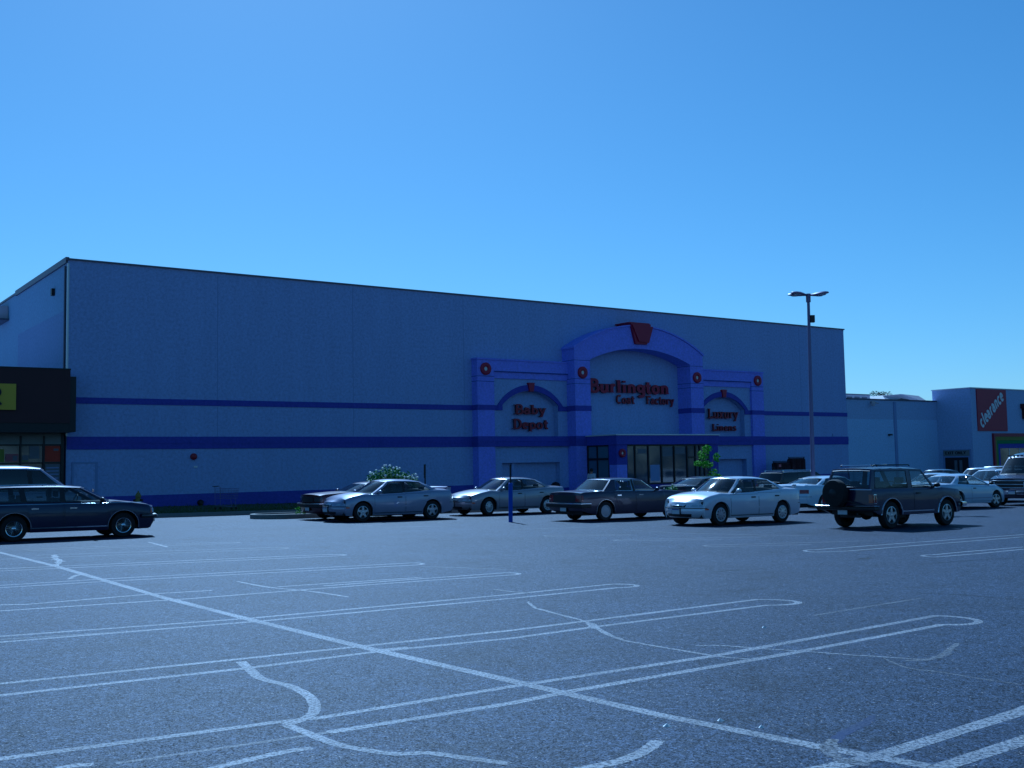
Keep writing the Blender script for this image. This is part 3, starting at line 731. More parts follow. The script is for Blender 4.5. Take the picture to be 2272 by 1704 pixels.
# nested coloured frame of the entrance
def frame(a, c, z, w, y, mat, nm):
    q = MB(); q.box(a, c, y, -3.15, z - w, z); q.box(a, a + w * .8, y, -3.15, -3, z - w); return q.build(nm, mat, cl)
frame(2.88, 12, 3.64, .28, -3.33, 'red_dark', 'entrance_band'); frame(3.11, 12, 3.355, .30, -3.30, 'yellow', 'entrance_band'); frame(3.36, 12, 3.05, .28, -3.27, 'green', 'entrance_band')
frame(3.59, 12, 2.765, .38, -3.24, 'darkblue', 'entrance_band')
b = MB(); b.box(3.91, 12, -3.20, -3.16, -3, 2.38); b.build('entrance_door', 'shop_glass', cl)
b = MB()
for t in (5.3, 6.9, 8.5): b.box(t, t + .07, -3.23, -3.15, -3, 2.38)
b.build('door_frame', 'coping_light', cl)
ps = empty('clearance_sign', BL(70.8, 3.15, 3.83), 'dark red square panel with slanted white lower-case word', 'sign')
MB().box(0, 4.45, -.08, 0, 0, 3.50).build('panel', 'red', ps)
ang = R_(35.0)
lettering('word', 'clearance', 0, 0, 1.05, ['white', 'coping_light'], ps, -.10, .04, .19, False, 4.30, xf=lambda x, z: (.55 + x * math.cos(ang) - z * math.sin(ang), .20 + x * math.sin(ang) * 1.02 + z * math.cos(ang)), shear=.12)
ks = empty('red_letter_sign', BL(77.4, 3.15, 4.9), 'red raised letter cut off by the right edge of the picture', 'sign')
lettering('letter', 'T', 0, 0, 1.15, ['red', 'letter_side'], ks, -.35, .34, .34, False, 1.5)
# exit doors in the side wall of that shop (faces left)
ex = empty('exit_doorway', BL(70, 0, 0), 'dark exit doorway with lettered board in the shop side wall', 'doorway')
b = MB(); b.box(-.10, 0, -2.95, -.45, -3, 2.36); b.build('surround', 'joint', ex)
MB().box(-.13, -.10, -2.88, -.52, 1.80, 2.28).build('header_board', 'kerb', ex)
b = MB(); b.box(-.12, -.10, -2.75, -.65, -3, 1.68); d_ = b.build('door', 'black', ex)
b = MB(); b.box(-.135, -.12, -2.2, -1.95, .1, 1.45); b.box(-.135, -.12, -1.75, -1.5, .1, 1.45); b.build('window', 'paper', d_)
t_ = lettering('word', 'EXIT ONLY', 0, 1.94, .24, ['black', 'black'], ex, 0, .02, .19, False, 1.9)
t_.matrix_local = Matrix.Translation((-.14, -.68, 0)) @ Matrix.Rotation(R_(-90), 4, 'Z')

# ================================================================= VERGE, KERBS
def lotbox(name, t0, t1, o0, o1, z0, z1, mat, parent=None):
    b = MB(); c = [W(t0, o1), W(t1, o1), W(t1, o0), W(t0, o0)]
    b.add([(p.x, p.y, z0) for p in c] + [(p.x, p.y, z1) for p in c], [(0, 3, 2, 1), (4, 5, 6, 7), (0, 1, 5, 4), (1, 2, 6, 5), (2, 3, 7, 6), (3, 0, 4, 7)])
    return b.build(name, mat, parent)
tag(lotbox('verge', -30, 21.4, 0, 11.25, -.5, .10, 'grassbase'), 'strip of earth along the store wall', kind='structure')
tag(lotbox('kerb', -30, 21.4, 11.25, 11.42, -.5, .14, 'kerb'), 'kerb along the verge', kind='structure')
tag(lotbox('walkway', 21.4, 58, 0, 6.5, -.5, .02, 'kerb'), 'concrete walk before the entrance', kind='structure')
gr = MB()
for i in range(9000):
    t = rnd.uniform(-14, 21.3); o = 11.2 - abs(rnd.gauss(0, 3.0)) if rnd.random() < .7 else rnd.uniform(.2, 11.2)
    if o < .1: continue
    p = W(t, o, .10); a = rnd.random() * 6.28; h = rnd.uniform(.04, .14); w = .02
    dx, dy = math.cos(a) * w, math.sin(a) * w
    gr.add([(p.x - dx, p.y - dy, .1), (p.x + dx, p.y + dy, .1), (p.x + rnd.uniform(-.04, .04), p.y + rnd.uniform(-.04, .04), .1 + h)], [(0, 1, 2)])
tag(gr.build('grass', 'grass'), 'thin olive grass on the verge along the store wall', 'grass', kind='stuff')

def island(name, t0, t1, o0, o1, label):
    # a long kerbed bed with rounded ends
    r = empty(name, Matrix.Translation(W((t0 + t1) / 2, (o0 + o1) / 2)), label, 'planting island')
    inv = r.matrix_world.inverted()
    hw = (o1 - o0) / 2; oc = (o0 + o1) / 2; pts = []
    for k in range(13): a = R_(90 + 180 * k / 12); pts.append((t0 + hw + hw * math.cos(a), oc + hw * math.sin(a)))
    for k in range(13): a = R_(-90 + 180 * k / 12); pts.append((t1 - hw + hw * math.cos(a), oc + hw * math.sin(a)))
    n = len(pts); cen = W((t0 + t1) / 2, oc)
    def ring(sc, z): 
        out = []
        for (t, o) in pts:
            dt = t - max(t0 + hw, min(t1 - hw, t)); do = o - oc
            q = max(t0 + hw, min(t1 - hw, t)); out.append(W(q + dt * sc, oc + do * sc, z) - Vector((cen.x, cen.y, 0)))
        return out
    b = MB(); rings = [ring(1, -.05), ring(1, .15), ring(.985, .165), ring(.84, .165), ring(.83, .10)]
    for A, B in zip(rings[:-1], rings[1:]):
        b.add(A + B, [(i, (i + 1) % n, n + (i + 1) % n, n + i) for i in range(n)])
    b.build('kerb', 'kerb', r)
    b = MB(); b.add(ring(.84, .12), [tuple(range(n))]); b.build('soil_bed', 'soil', r)
    return r
island('planting_island', 2.75, 15.0, 14.6, 16.75, 'long low kerbed island with flowering bush behind the silver cars')
island('planting_island', 17.5, 26.0, 18.6, 20.6, 'low kerbed island with the sapling in front of the entrance')

# ================================================================= PLANTS
def leafcloud(name, mat, blobs, n, size, parent, seed=1):
    r = random.Random(seed); b = MB()
    for i in range(n):
        c, rad = blobs[r.randrange(len(blobs))]
        while True:
            d = Vector((r.uniform(-1, 1), r.uniform(-1, 1), r.uniform(-1, 1)))
            if d.length < 1: break
        d = d * (0.45 + .55 * r.random()) if r.random() < .3 else d.normalized() * (0.7 + .35 * r.random())
        p = Vector(c) + Vector((d.x * rad[0], d.y * rad[1], d.z * rad[2]))
        u = Vector((r.gauss(0, 1), r.gauss(0, 1), r.gauss(0, .6))).normalized(); v = u.orthogonal().normalized()
        v = (v + Vector((r.gauss(0, .4), r.gauss(0, .4), r.gauss(0, .4)))).normalized()
        s_ = size * r.uniform(.6, 1.4)
        b.add([p - u * s_, p - v * s_ * .5, p + u * s_, p + v * s_ * .5], [(0, 1, 2, 3)])
    return b.build(name, mat, parent)
def plant(name, pos, label, cat): return empty(name, Matrix.Translation(pos), label, cat)
bush = plant('flowering_bush', atd(868, 41.0, .17), 'rounded green bush dotted with white blossoms behind the silver sedan', 'bush')
bl = [((rnd.uniform(-.85, .85), rnd.uniform(-.6, .6), .2), (.4, .4, .35)) for _ in range(6)] + [((x, rnd.uniform(-.3, .3), z), (.42, .4, .38)) for x, z in [(-.75, .75), (-.3, 1.05), (.2, .95), (.15, 1.25), (.75, .9), (-.05, 1.35), (-.55, 1.15), (.6, 1.1)]]
leafcloud('foliage', 'leaf', bl, 5200, .055, bush, 3)
st = MB()
for k in range(9):
    a = k * .7; st.tube([(.1 * math.cos(a), .1 * math.sin(a), 0), (.5 * math.cos(a), .4 * math.sin(a), .8), (.8 * math.cos(a), .5 * math.sin(a), 1.4)], [.02, .014, .006], 5)
st.build('stem', 'bark', bush)
fl = MB(); r5 = random.Random(5)
for i in range(130):
    c, rad = bl[r5.randrange(len(bl))]; d = Vector((r5.gauss(0, 1), r5.gauss(-.3, 1), abs(r5.gauss(0.3, 1)))).normalized()
    p = Vector(c) + Vector((d.x * rad[0], d.y * rad[1], d.z * rad[2])) * 1.08
    s_ = r5.uniform(.035, .06)
    fl.lathe([(.001, s_), (s_ * .8, s_ * .5), (s_, 0), (s_ * .6, -s_ * .7), (.001, -s_)], 'Z', p, 7)
fl.build('blossom', 'flower', bush)
sap = plant('sapling', atd(1578, 46.0, .1), 'slender young tree with bright green leaves before the entrance', 'tree')
tr = MB(); tr.tube([(0, 0, 0), (.04, 0, .7), (.0, 0, 1.4), (-.05, 0, 2.2), (-.1, 0, 2.6)], [.035, .03, .024, .014, .006], 7)
for (x, z, z0) in [(-.45, 2.1, 1.3), (.35, 1.7, 1.1), (.3, 2.2, 1.5), (-.25, 1.25, .8), (.45, 1.25, .8), (-.6, 1.85, 1.3)]: tr.tube([(0, 0, z0), (x * .5, .1, (z + z0) / 2 + .1), (x, .1, z)], [.014, .009, .004], 5)
tr.build('trunk', 'bark', sap)
leafcloud('crown', 'leaf_bright', [((-.28, 0, 2.15), (.26, .26, .22)), ((-.5, 0, 1.80), (.20, .2, .13)), ((-.12, .05, 2.42), (.2, .2, .16)), ((.28, 0, 2.05), (.14, .15, .2)), ((-.15, 0, 1.75), (.28, .2, .16)), ((.12, 0, 1.35), (.2, .2, .22)), ((.33, 0, 1.25), (.15, .15, .1)), ((-.1, 0, .95), (.2, .2, .12)), ((.1, 0, .7), (.25, .25, .2)), ((.05, 0, .4), (.2, .2, .2))], 1500, .05, sap, 8)
sh = plant('small_shrub', atd(1487, 41.0, .1), 'pale leafy shrub beside the dark coupe bumper', 'shrub')
leafcloud('foliage', 'leaf', [((0, 0, .35), (.28, .28, .35)), ((.12, 0, .75), (.18, .18, .22)), ((-.08, 0, .6), (.2, .2, .3))], 700, .045, sh, 11)
f2 = MB()
for i in range(26):
    a = r5.random() * 6.28; z = r5.uniform(.15, 1.0); s_ = .028
    f2.lathe([(.001, s_), (s_, 0), (.001, -s_)], 'Z', (.27 * math.cos(a), .27 * math.sin(a), z), 6)
f2.build('blossom', 'flower', sh)
sh = plant('small_shrub', atd(666, 40.0, .1), 'little yellow-green plant at the left end of the island', 'shrub')
leafcloud('foliage', 'leaf_bright', [((-.08, 0, .15), (.1, .1, .22)), ((.15, 0, .12), (.08, .1, .2))], 160, .04, sh, 12)
def far_tree(t, off, h, seed, label, kind):
    p = W(t, off, 0); tr = plant('far_tree', p, label, 'tree'); tr['group'] = 'trees behind the low roof'
    r = random.Random(seed)
    MB().tube([(0, 0, 0), (.1, 0, h * .4), (0, .1, h * .8)], [.35, .25, .08], 8).build('trunk', 'bark', tr)
    bl_ = [((r.uniform(-1.6, 1.6), r.uniform(-1.5, 1.5), h - r.uniform(.7, 3.4)), (r.uniform(.6, 1.0), .9, r.uniform(.5, .8))) for _ in range(14)]
    leafcloud('crown', 'leaf_dark', bl_, 2200, .14, tr, seed)
far_tree(118.2, -40, 12.6, 21, 'dark tree top showing just right of the louvred roof unit', 0)
far_tree(115.6, -40, 11.9, 22, 'thin tree top touching the louvred roof unit', 0)
far_tree(121.2, -41, 12.3, 23, 'rounded tree top nearest the pale sloping roof unit', 0)

r9 = random.Random(9); tl = MB()  # tree belt out of view, added to darken reflections in glass and car paint
for i in range(14000):
    x = r9.uniform(-260, 260); hh = 15 + 3 * math.sin(x * .11) + 2 * math.sin(x * .37); z = hh * r9.random() ** .7; y = -95 + r9.gauss(0, 3)
    if i > 9000: x, y = 150 + r9.gauss(0, 3), x * .42 + 5
    s_ = r9.uniform(.5, 1.1); u = Vector((r9.gauss(0, 1), r9.gauss(0, .5), r9.gauss(0, 1))).normalized(); v = u.orthogonal().normalized(); p = Vector((x, y, z))
    tl.add([p - u * s_, p - v * s_ * .7, p + u * s_, p + v * s_ * .7], [(0, 1, 2, 3)])
tag(tl.build('reflection_tree_belt', 'leaf_dark'), 'unseen belt of trees added for reflections', 'trees', kind='stuff')

# ================================================================= STREET FURNITURE
lp = empty('lamp_post', Matrix.Translation(atd(1806, 45.0)) @ Matrix.Rotation(R_(.3), 4, 'Y'), 'tall dark car park lamp post with four flat lamp heads', 'lamp post')
MB().tube([(0, 0, 0), (0, 0, 4.5), (0, 0, 8.78)], [.09, .078, .058], 14).build('pole', 'pole', lp, 40)
MB().lathe([(.001, .75), (.24, .75), (.26, .7), (.26, 0)], 'Z', (0, 0, 0), 16).build('concrete_base', 'kerb', lp, 40)
MB().tube([(0, 0, 8.6), (0, 0, 8.95)], [.1, .1], 12).build('bracket', 'pole', lp, 40)
b = MB(); b.box(.05, .23, -.09, .09, 7.74, 8.04); b.build('control_box', 'trim', lp)
for k, a in enumerate((18, -22, 162, 202)):
    h = MB(); secs = [(.0, .05, .05), (.18, .07, .06), (.30, .16, .07), (.5, .22, .09), (.68, .21, .08), (.80, .12, .05), (.84, .03, .02)]
    rows = []
    for (x, w, hh) in secs: rows.append([(x, w * math.cos(q * math.pi / 4), .02 + x * .09 + (hh if math.sin(q * math.pi / 4) > 0 else hh * .5) * math.sin(q * math.pi / 4)) for q in range(9)])
    h.grid(rows); o = h.build('lamp_head', 'pole', lp, 50)
    o.matrix_local = Matrix.Translation((0, 0, 8.86)) @ Matrix.Rotation(R_(a), 4, 'Z')
    ln = MB(); ln.lathe([(.001, -.05), (.12, -.04), (.15, 0)], 'Z', (.52, 0, .06), 14, sc=(1.3, 1)); ln.build('lens', 'headlamp', o, 40)
# sign post in front
sp = empty('sign_post', Matrix.Translation(gp(1133, 1158.5)) @ Matrix.Rotation(R_(0.4), 4, 'Y'), 'thick blue sleeve post with a thin sign seen edge-on among the cars', 'sign post')
MB().tube([(0, 0, 0), (0, 0, 1.24), (0, 0, 1.26)], [.068, .068, .05], 12).build('sleeve', 'postblue', sp, 40)
MB().box(-.02, .02, -.02, .02, 1.2, 1.85).build('post', 'black', sp)
MB().box(-.032, -.022, -.17, .17, 1.34, 1.84).build('sign_plate', 'coping', sp)
p2 = empty('sign_post', Matrix.Translation(atd(943.5, 43.0, .1)), 'slim dark post standing in the island behind the silver sedan roof', 'sign post')
MB().box(-.025, .025, -.025, .025, 0, 1.85).build('post', 'black', p2)
MB().box(-.04, -.026, -.16, .16, 1.3, 1.84).build('sign_plate', 'trim', p2)
hy = empty('fire_hydrant', Matrix.Translation(atd(306, 47, .1)), 'faded yellow fire hydrant before the blue base of the wall', 'hydrant')
MB().lathe([(.001, .80), (.06, .78), (.12, .66), (.14, .60), (.11, .58), (.11, .12), (.16, .10), (.16, 0)], 'Z', (0, 0, 0), 16).build('barrel', 'hydrant', hy, 40)
MB().lathe([(.001, -.2), (.06, -.2), (.06, .2), (.001, .2)], 'X', (0, 0, .45), 10).build('nozzle', 'black', hy, 40)
MB().lathe([(.001, .86), (.03, .86), (.03, .78)], 'Z', (0, 0, 0), 6).build('cap_nut', 'hydrant', hy, 40)
# shopping cart on the verge
sc_ = empty('shopping_cart', Matrix.Translation(atd(502, 47, .1)) @ Matrix.Rotation(R_(-12), 4, 'Z'), 'wire shopping cart abandoned on the verge', 'shopping cart')
wr = MB()
for k in range(9):
    f_ = k / 8; z = .5 + .42 * f_; 
    if k % 2 == 0: wr.tube([(-.38, -.22, z), (.42 + .06 * f_, -.2, z), (.42 + .06 * f_, .2, z), (-.38, .22, z), (-.38, -.22, z)], .006, 4)
for k in range(12):
    x = -.38 + .073 * k; wr.tube([(x, -.2, .5), (x, -.24, .92)], .004, 4); wr.tube([(x, .2, .5), (x, .24, .92)], .004, 4)
for k in range(6): y = -.2 + .08 * k; wr.tube([(-.38, y, .5), (.42, y, .5), (.48, y, .92)], .004, 4)
wr.build('basket', 'pole', sc_)
b = MB(); b.tube([(.35, -.2, .14), (-.4, -.24, .2), (-.42, -.24, .98), (-.52, -.24, 1.02)], .013, 6); b.tube([(.35, .2, .14), (-.4, .24, .2), (-.42, .24, .98), (-.52, .24, 1.02)], .013, 6)
b.tube([(.35, -.2, .14), (.3, -.2, .5)], .012, 6); b.tube([(.35, .2, .14), (.3, .2, .5)], .012, 6); b.build('frame', 'pole', sc_)
MB().tube([(-.52, -.26, 1.02), (-.52, .26, 1.02)], .018, 8).build('handle', 'trim', sc_)
for x, y in ((.35, -.2), (.35, .2), (-.4, -.24), (-.4, .24)): MB().lathe([(.001, -.015), (.06, -.015), (.06, .015), (.001, .015)], 'Y', (x, y, .06), 12).build('wheel', 'rubber', sc_)
bn = empty('litter_bin', BL(28.2, 1.0, -.3), 'dark litter bin beside the left entrance arch', 'bin')
MB().lathe([(.25, 0), (.27, .75), (.28, .8)], 'Z', (0, 0, 0), 18).build('drum', 'trim', bn, 40)
MB().lathe([(.001, .98), (.18, .93), (.29, .8), (.28, .79)], 'Z', (0, 0, 0), 18).build('lid', 'black', bn, 40)
def rack(t, off, wd, h, label, seed):
    r = empty('garment_rack', BL(t, off, -.7), label, 'garment rack', 'garment racks against the store wall'); q = random.Random(seed)
    b = MB()
    for x in (0, wd): b.tube([(x, 0, .1), (x, 0, h)], .03, 6); b.tube([(x, -.3, .08), (x, .3, .08)], .025, 6)
    b.tube([(-.05, 0, h), (wd + .05, 0, h)], .03, 6); b.build('rail_frame', 'black', r)
    x = .1; g_ = MB()
    while x < wd - .1:
        l_ = q.uniform(1.0, 1.35); w = q.uniform(.2, .26); th = q.uniform(.03, .05)
        g_.add([(x, -w * .4, h - .05), (x + th, -w * .4, h - .05), (x + th, w * .4, h - .05), (x, w * .4, h - .05), (x, -w, h - .18), (x + th, -w, h - .18), (x + th, w, h - .18), (x, w, h - .18), (x - .02, -w * .9, h - l_), (x + th + .03, -w * .9, h - l_), (x + th + .03, w * .9, h - l_), (x - .02, w * .9, h - l_)],
               [(0, 1, 2, 3), (0, 4, 5, 1), (1, 5, 6, 2), (2, 6, 7, 3), (3, 7, 4, 0), (4, 8, 9, 5), (5, 9, 10, 6), (6, 10, 11, 7), (7, 11, 8, 4), (8, 11, 10, 9)])
        x += th + q.uniform(.02, .07)
    g_.build('hanging_clothes', 'garment', r)
rack(46.9, 2.0, 1.6, 2.35, 'longer, lower rack of dark clothes by the store wall', 1)
rack(48.55, 2.0, 1.65, 2.62, 'taller right-hand rack of dark clothes by the store wall', 2)

# ================================================================= PEOPLE
def person(pos, face, h, shirt, label, holding=False):
    r = empty('person', Matrix.Translation(pos) @ Matrix.Rotation(face, 4, 'Z') @ Matrix.Scale(h / 1.75, 4), label, 'person')
    J = {'pel': (0, 0, .95, .15), 'wst': (0, .0, 1.08, .13), 'chs': (.01, 0, 1.32, .16), 'nck': (.02, 0, 1.50, .055), 'hd': (.04, 0, 1.58, .075), 'hd2': (.04, 0, 1.68, .085),
         'sL': (0, .18, 1.42, .07), 'eL': (.02, .24, 1.14, .045), 'wL': (.14, .22, .90, .03), 'hL': (.19, .21, .82, .035), 'sR': (0, -.18, 1.42, .07), 'eR': (-.03, -.24, 1.14, .045), 'wR': (.06, -.24, .90, .03), 'hR': (.10, -.23, .82, .035),
         'tL': (.0, .10, .88, .10), 'kL': (.12, .10, .50, .06), 'aL': (.10, .10, .09, .042), 'fL': (.25, .10, .04, .035), 'tR': (0, -.10, .88, .10), 'kR': (-.02, -.10, .50, .06), 'aR': (-.14, -.10, .10, .042), 'fR': (.0, -.10, .04, .035)}
    E_ = [('pel', 'wst'), ('wst', 'chs'), ('chs', 'nck'), ('nck', 'hd'), ('hd', 'hd2'), ('chs', 'sL'), ('sL', 'eL'), ('eL', 'wL'), ('wL', 'hL'), ('chs', 'sR'), ('sR', 'eR'), ('eR', 'wR'), ('wR', 'hR'), ('pel', 'tL'), ('tL', 'kL'), ('kL', 'aL'), ('aL', 'fL'), ('pel', 'tR'), ('tR', 'kR'), ('kR', 'aR'), ('aR', 'fR')]
    for s_, q in (('L', 1), ('R', -1)):     # four fingers and a thumb
        hx, hy_, hz, _ = J['h' + s_]
        for k in range(4):
            J['f%d%s' % (k, s_)] = (hx + .015 + .012 * k, hy_ + q * (.02 - .0 * k), hz - .05 - .006 * (2 - abs(k - 1.5)), .009)
            J['g%d%s' % (k, s_)] = (hx + .02 + .013 * k, hy_ + q * .005, hz - .085 - .008 * (2 - abs(k - 1.5)), .007)
            E_ += [('h' + s_, 'f%d%s' % (k, s_)), ('f%d%s' % (k, s_), 'g%d%s' % (k, s_))]
        J['t1' + s_] = (hx + .05, hy_ - q * .01, hz + .0, .011); J['t2' + s_] = (hx + .065, hy_ - q * .015, hz - .035, .009)
        E_ += [('h' + s_, 't1' + s_), ('t1' + s_, 't2' + s_)]
    def skin(name, keys, edges, mat, grow=0.0, lvl=1):
        idx = {k: i for i, k in enumerate(keys)}
        me = bpy.data.meshes.new(name); me.from_pydata([J[k][:3] for k in keys], [(idx[a], idx[c]) for a, c in edges], [])
        o = bpy.data.objects.new(name, me); COL.objects.link(o); o.parent = r
        m = o.modifiers.new('skin', 'SKIN'); 
        for i, k in enumerate(keys):
            sv = me.skin_vertices[0].data[i]; sv.radius = (J[k][3] + grow,) * 2; sv.use_root = (i == 0)
        o.modifiers.new('sub', 'SUBSURF').levels = lvl; o.modifiers['sub'].render_levels = lvl
        dg = bpy.context.evaluated_depsgraph_get(); me2 = bpy.data.meshes.new_from_object(o.evaluated_get(dg))
        o.modifiers.clear(); o.data = me2; o.data.materials.clear(); o.data.materials.append(M[mat])
        me2.polygons.foreach_set('use_smooth', [True] * len(me2.polygons)); o.data.name = name
        return o
    skin('body', list(J), E_, 'skin', 0, 2)
    skin('shirt', ['pel', 'wst', 'chs', 'sL', 'eL', 'sR', 'eR'], [('pel', 'wst'), ('wst', 'chs'), ('chs', 'sL'), ('sL', 'eL'), ('chs', 'sR'), ('sR', 'eR')], shirt, .022, 2)
    skin('trousers', ['pel', 'tL', 'kL', 'aL', 'tR', 'kR', 'aR'], [('pel', 'tL'), ('tL', 'kL'), ('kL', 'aL'), ('pel', 'tR'), ('tR', 'kR'), ('kR', 'aR')], 'cloth_dark', .018, 2)
    MB().lathe([(.001, .13), (.06, .115), (.098, .06), (.104, .0), (.095, -.05), (.08, -.07)], 'Z', (.025, 0, 1.68), 16).build('hair', 'hair', r, 60)
    b = MB(); b.lathe([(.001, .028), (.014, .01), (.012, 0)], 'X', (.112, 0, 1.66), 8)
    for q in (-1, 1): b.lathe([(.001, .008), (.012, .004), (.013, 0)], 'X', (.108, q * .033, 1.685), 8)
    b.build('face_feature', 'skin', r, 60)
person(W(44.6, 4.0, 0), R_(200), 1.72, 'shirt_red', 'person in a dark red top walking behind the parked cars')
person(W(29.2, 3.2, 0), R_(60), 1.74, 'shirt_white', 'person in a pale shirt at the side entrance door')

# ================================================================= VEHICLES
def interp(tab, x):
    if x <= tab[0][0]: return tab[0][1]
    for (a, va), (b_, vb) in zip(tab[:-1], tab[1:]):
        if x <= b_: return va + (vb - va) * (x - a) / (b_ - a)
    return tab[-1][1]
KK = [-1, -.97, -.88, -.6, -.3, 0, .3, .6, .88, .97, 1]
class Car:
    def __init__(s, **k):
        d = dict(hw=.88, wb=2.67, xf=2.25, xr=-2.35, R=.315, sill=.21, prof=None, nose=None, tail=None, cf=.22, cr=.18, tf=.10, tr=.08, crown=.035, rnd=1.0,
                 Ra=.375, arch_flat=False, roof=[(-9, 1.36), (9, 1.36)], crownr=.07, bulge=.02, g0=.05, g1=.92, inset=.945, wells=True, ends=.32, lift=(.03, .13))
        d.update(k); s.__dict__.update(d)
        s.nose = s.nose or [(.2, -.10), (.30, -.02), (.45, 0), (.60, -.01), (.70, -.06), (.80, -.14)]
        s.tail = s.tail or [(.2, -.12), (.32, -.03), (.5, 0), (.7, -.02), (.85, -.05), (.98, -.10)]
        s.wx = (s.wb / 2, -s.wb / 2)
        s.prof = sorted(s.prof)
    def zs(s, x):
        return sum(interp(s.prof, x + q) for q in (-.09, -.045, 0, .045, .09)) / 5
    def plan(s, x):
        f = 1.0
        if x > s.xf - 1.1: f -= s.tf * ((x - (s.xf - 1.1)) / 1.1) ** 2.2
        if x < s.xr + 1.1: f -= s.tr * (((s.xr + 1.1) - x) / 1.1) ** 2.2
        return f
    SEC = [(0, .900), (.03, .945), (.09, .975), (.20, .993), (.33, 1.0)]
    def y(s, x, z):
        d = s.zs(x) - z
        f = interp(s.SEC, d)
        if z < .5: f -= .05 * ((.5 - z) / .3) ** 1.6
        f = 1 - (1 - f) * s.rnd
        return s.hw * s.plan(x) * f
    def remap(s, X, z, k):
        a = s.xf - s.ends - .02; b_ = s.xr + s.ends + .02
        if X > a:
            w = min(1.2, (X - a) / (s.xf - a)); return X + w * (interp(s.nose, z) - s.cf * abs(k) ** 2.6)
        if X < b_:
            w = min(1.2, (b_ - X) / (b_ - s.xr)); return X - w * (interp(s.tail, z) - s.cr * abs(k) ** 2.6)
        return X
    def side(s, X, z, off=0, sg=-1): return (s.remap(X, z, 1), sg * (s.y(X, z) + off), z)
    def front(s, k, z, off=0): return (s.remap(s.xf, z, k) + off, k * s.y(s.xf, z), z)
    def rear(s, k, z, off=0): return (s.remap(s.xr, z, k) - off, k * s.y(s.xr, z), z)
    def top(s, X, k, off=0):
        z0 = s.zs(X); return (s.remap(X, z0, k), k * s.y(X, z0), z0 + s.crown * (1 - abs(k) ** 2.5) + off)
    def topz(s, X, yv):
        k = min(1, abs(yv) / s.y(X, s.zs(X))); return s.zs(X) + s.crown * (1 - k ** 2.5)
    def arch(s, x):
        z = s.sill
        if x > s.wx[0] + s.Ra: z += s.lift[0] * min(1, (x - s.wx[0] - s.Ra) / (s.xf - s.wx[0] - s.Ra))
        if x < s.wx[1] - s.Ra: z += s.lift[1] * min(1, (s.wx[1] - s.Ra - x) / (s.wx[1] - s.Ra - s.xr))
        for xc in s.wx:
            if abs(x - xc) <= s.Ra:
                q = math.sqrt(max(0, s.Ra ** 2 - (x - xc) ** 2))
                if s.arch_flat: q = min(q * 1.35, s.Ra * .97)
                z = max(z, s.R + q)
        return z
    def shell(s, root, paint):
        X = set()
        n = 44
        for i in range(n + 1): X.add(round(s.xr + (s.xf - s.xr) * i / n, 4))
        for d in (.03, .08, .15): X.add(round(s.xf - d, 4)); X.add(round(s.xr + d, 4))
        X = {x for x in X if all(abs(abs(x - xc) - s.Ra) > .03 for xc in s.wx)}
        for xc in s.wx:
            for i in range(13): X.add(round(xc + s.Ra * math.cos(math.pi * i / 12), 4))
            X.add(round(xc + s.Ra + .002, 4)); X.add(round(xc - s.Ra - .002, 4))
        X = sorted(X)
        rows_d = [0, .03, .09, .2]
        b = MB()
        gh = s.gh
        def inside(i, j):
            xm = (X[i] + X[i + 1]) / 2; km = abs(KK[j] + KK[j + 1]) / 2
            return 1 if (gh['rb'][0] + .12 < xm < gh['fb'][0] - .03 and km < .90) else 0
        b.grid([[s.top(x, k) for k in KK] for x in X], mf=inside)
        NR = 9
        for sg in (-1, 1):
            rows = []
            for x in X:
                z1 = s.zs(x); z0 = s.arch(x); H = z1 - s.sill; col = []
                for j in range(NR):
                    zn = z1 - rows_d[j] if j < 4 else (z1 - .2) - (z1 - .2 - s.sill) * (j - 3) / (NR - 4)
                    z = z0 + (zn - s.sill) * (z1 - z0) / H
                    col.append(s.side(x, z, 0, sg))
                p = s.side(x, z0, 0, sg); col.append((p[0], sg * (abs(p[1]) - .07), z0))
                rows.append(col)
            b.grid(rows)
        for fn, x in ((s.front, s.xf), (s.rear, s.xr)):
            z1 = s.zs(x); rows = []
            for j in range(NR):
                zn = z1 - rows_d[j] if j < 4 else (z1 - .2) - (z1 - .2 - s.sill) * (j - 3) / (NR - 4)
                zl = s.arch(x); zn = zl + (zn - s.sill) * (z1 - zl) / (z1 - s.sill)
                fade = [1, .8, .4, .1][j] if j < 4 else 0
                r = []
                for k in KK:
                    p = fn(k, zn); r.append((p[0], p[1], p[2] + s.crown * (1 - abs(k) ** 2.5) * fade))
                rows.append(r)
            b.grid(rows)
        body = b.build('body', [paint, 'interior'], root, 32, weld=.0015)
        # underside and wheel wells
        u = MB(); u.box(s.xr + .25, s.xf - .3, -s.hw * .80, s.hw * .80, s.sill + .0, s.sill + .12)
        zt = s.zs(0) - .12
        for a_, c_ in ((s.wx[0] + s.Ra, s.xf - .35), (s.wx[1] + s.Ra, s.wx[0] - s.Ra), (s.xr + .3, s.wx[1] - s.Ra)):
            if c_ > a_: u.box(a_, c_, -s.hw * .80, s.hw * .80, s.sill + .12, min(zt, s.R + s.Ra))
        u.box(s.wx[1] - s.Ra, s.wx[0] + s.Ra, -s.hw * .52, s.hw * .52, s.sill + .14, s.R + s.Ra)
        for xc in s.wx:
            for sg in (-1, 1):
                prof = [(xc + s.Ra * math.cos(math.pi * i / 10), s.R + s.Ra * math.sin(math.pi * i / 10) * (1.0)) for i in range(11)]
                u.grid([[(px, sg * (s.hw * .52), pz), (px, sg * (s.hw * .90), pz)] for px, pz in prof])
        u.tube([(s.xr + .1, -.35, s.sill - .01), (s.wx[1] + .3, -.35, s.sill - .01)], .03, 6)
        u.build('underbody', 'trim', root)
        return body
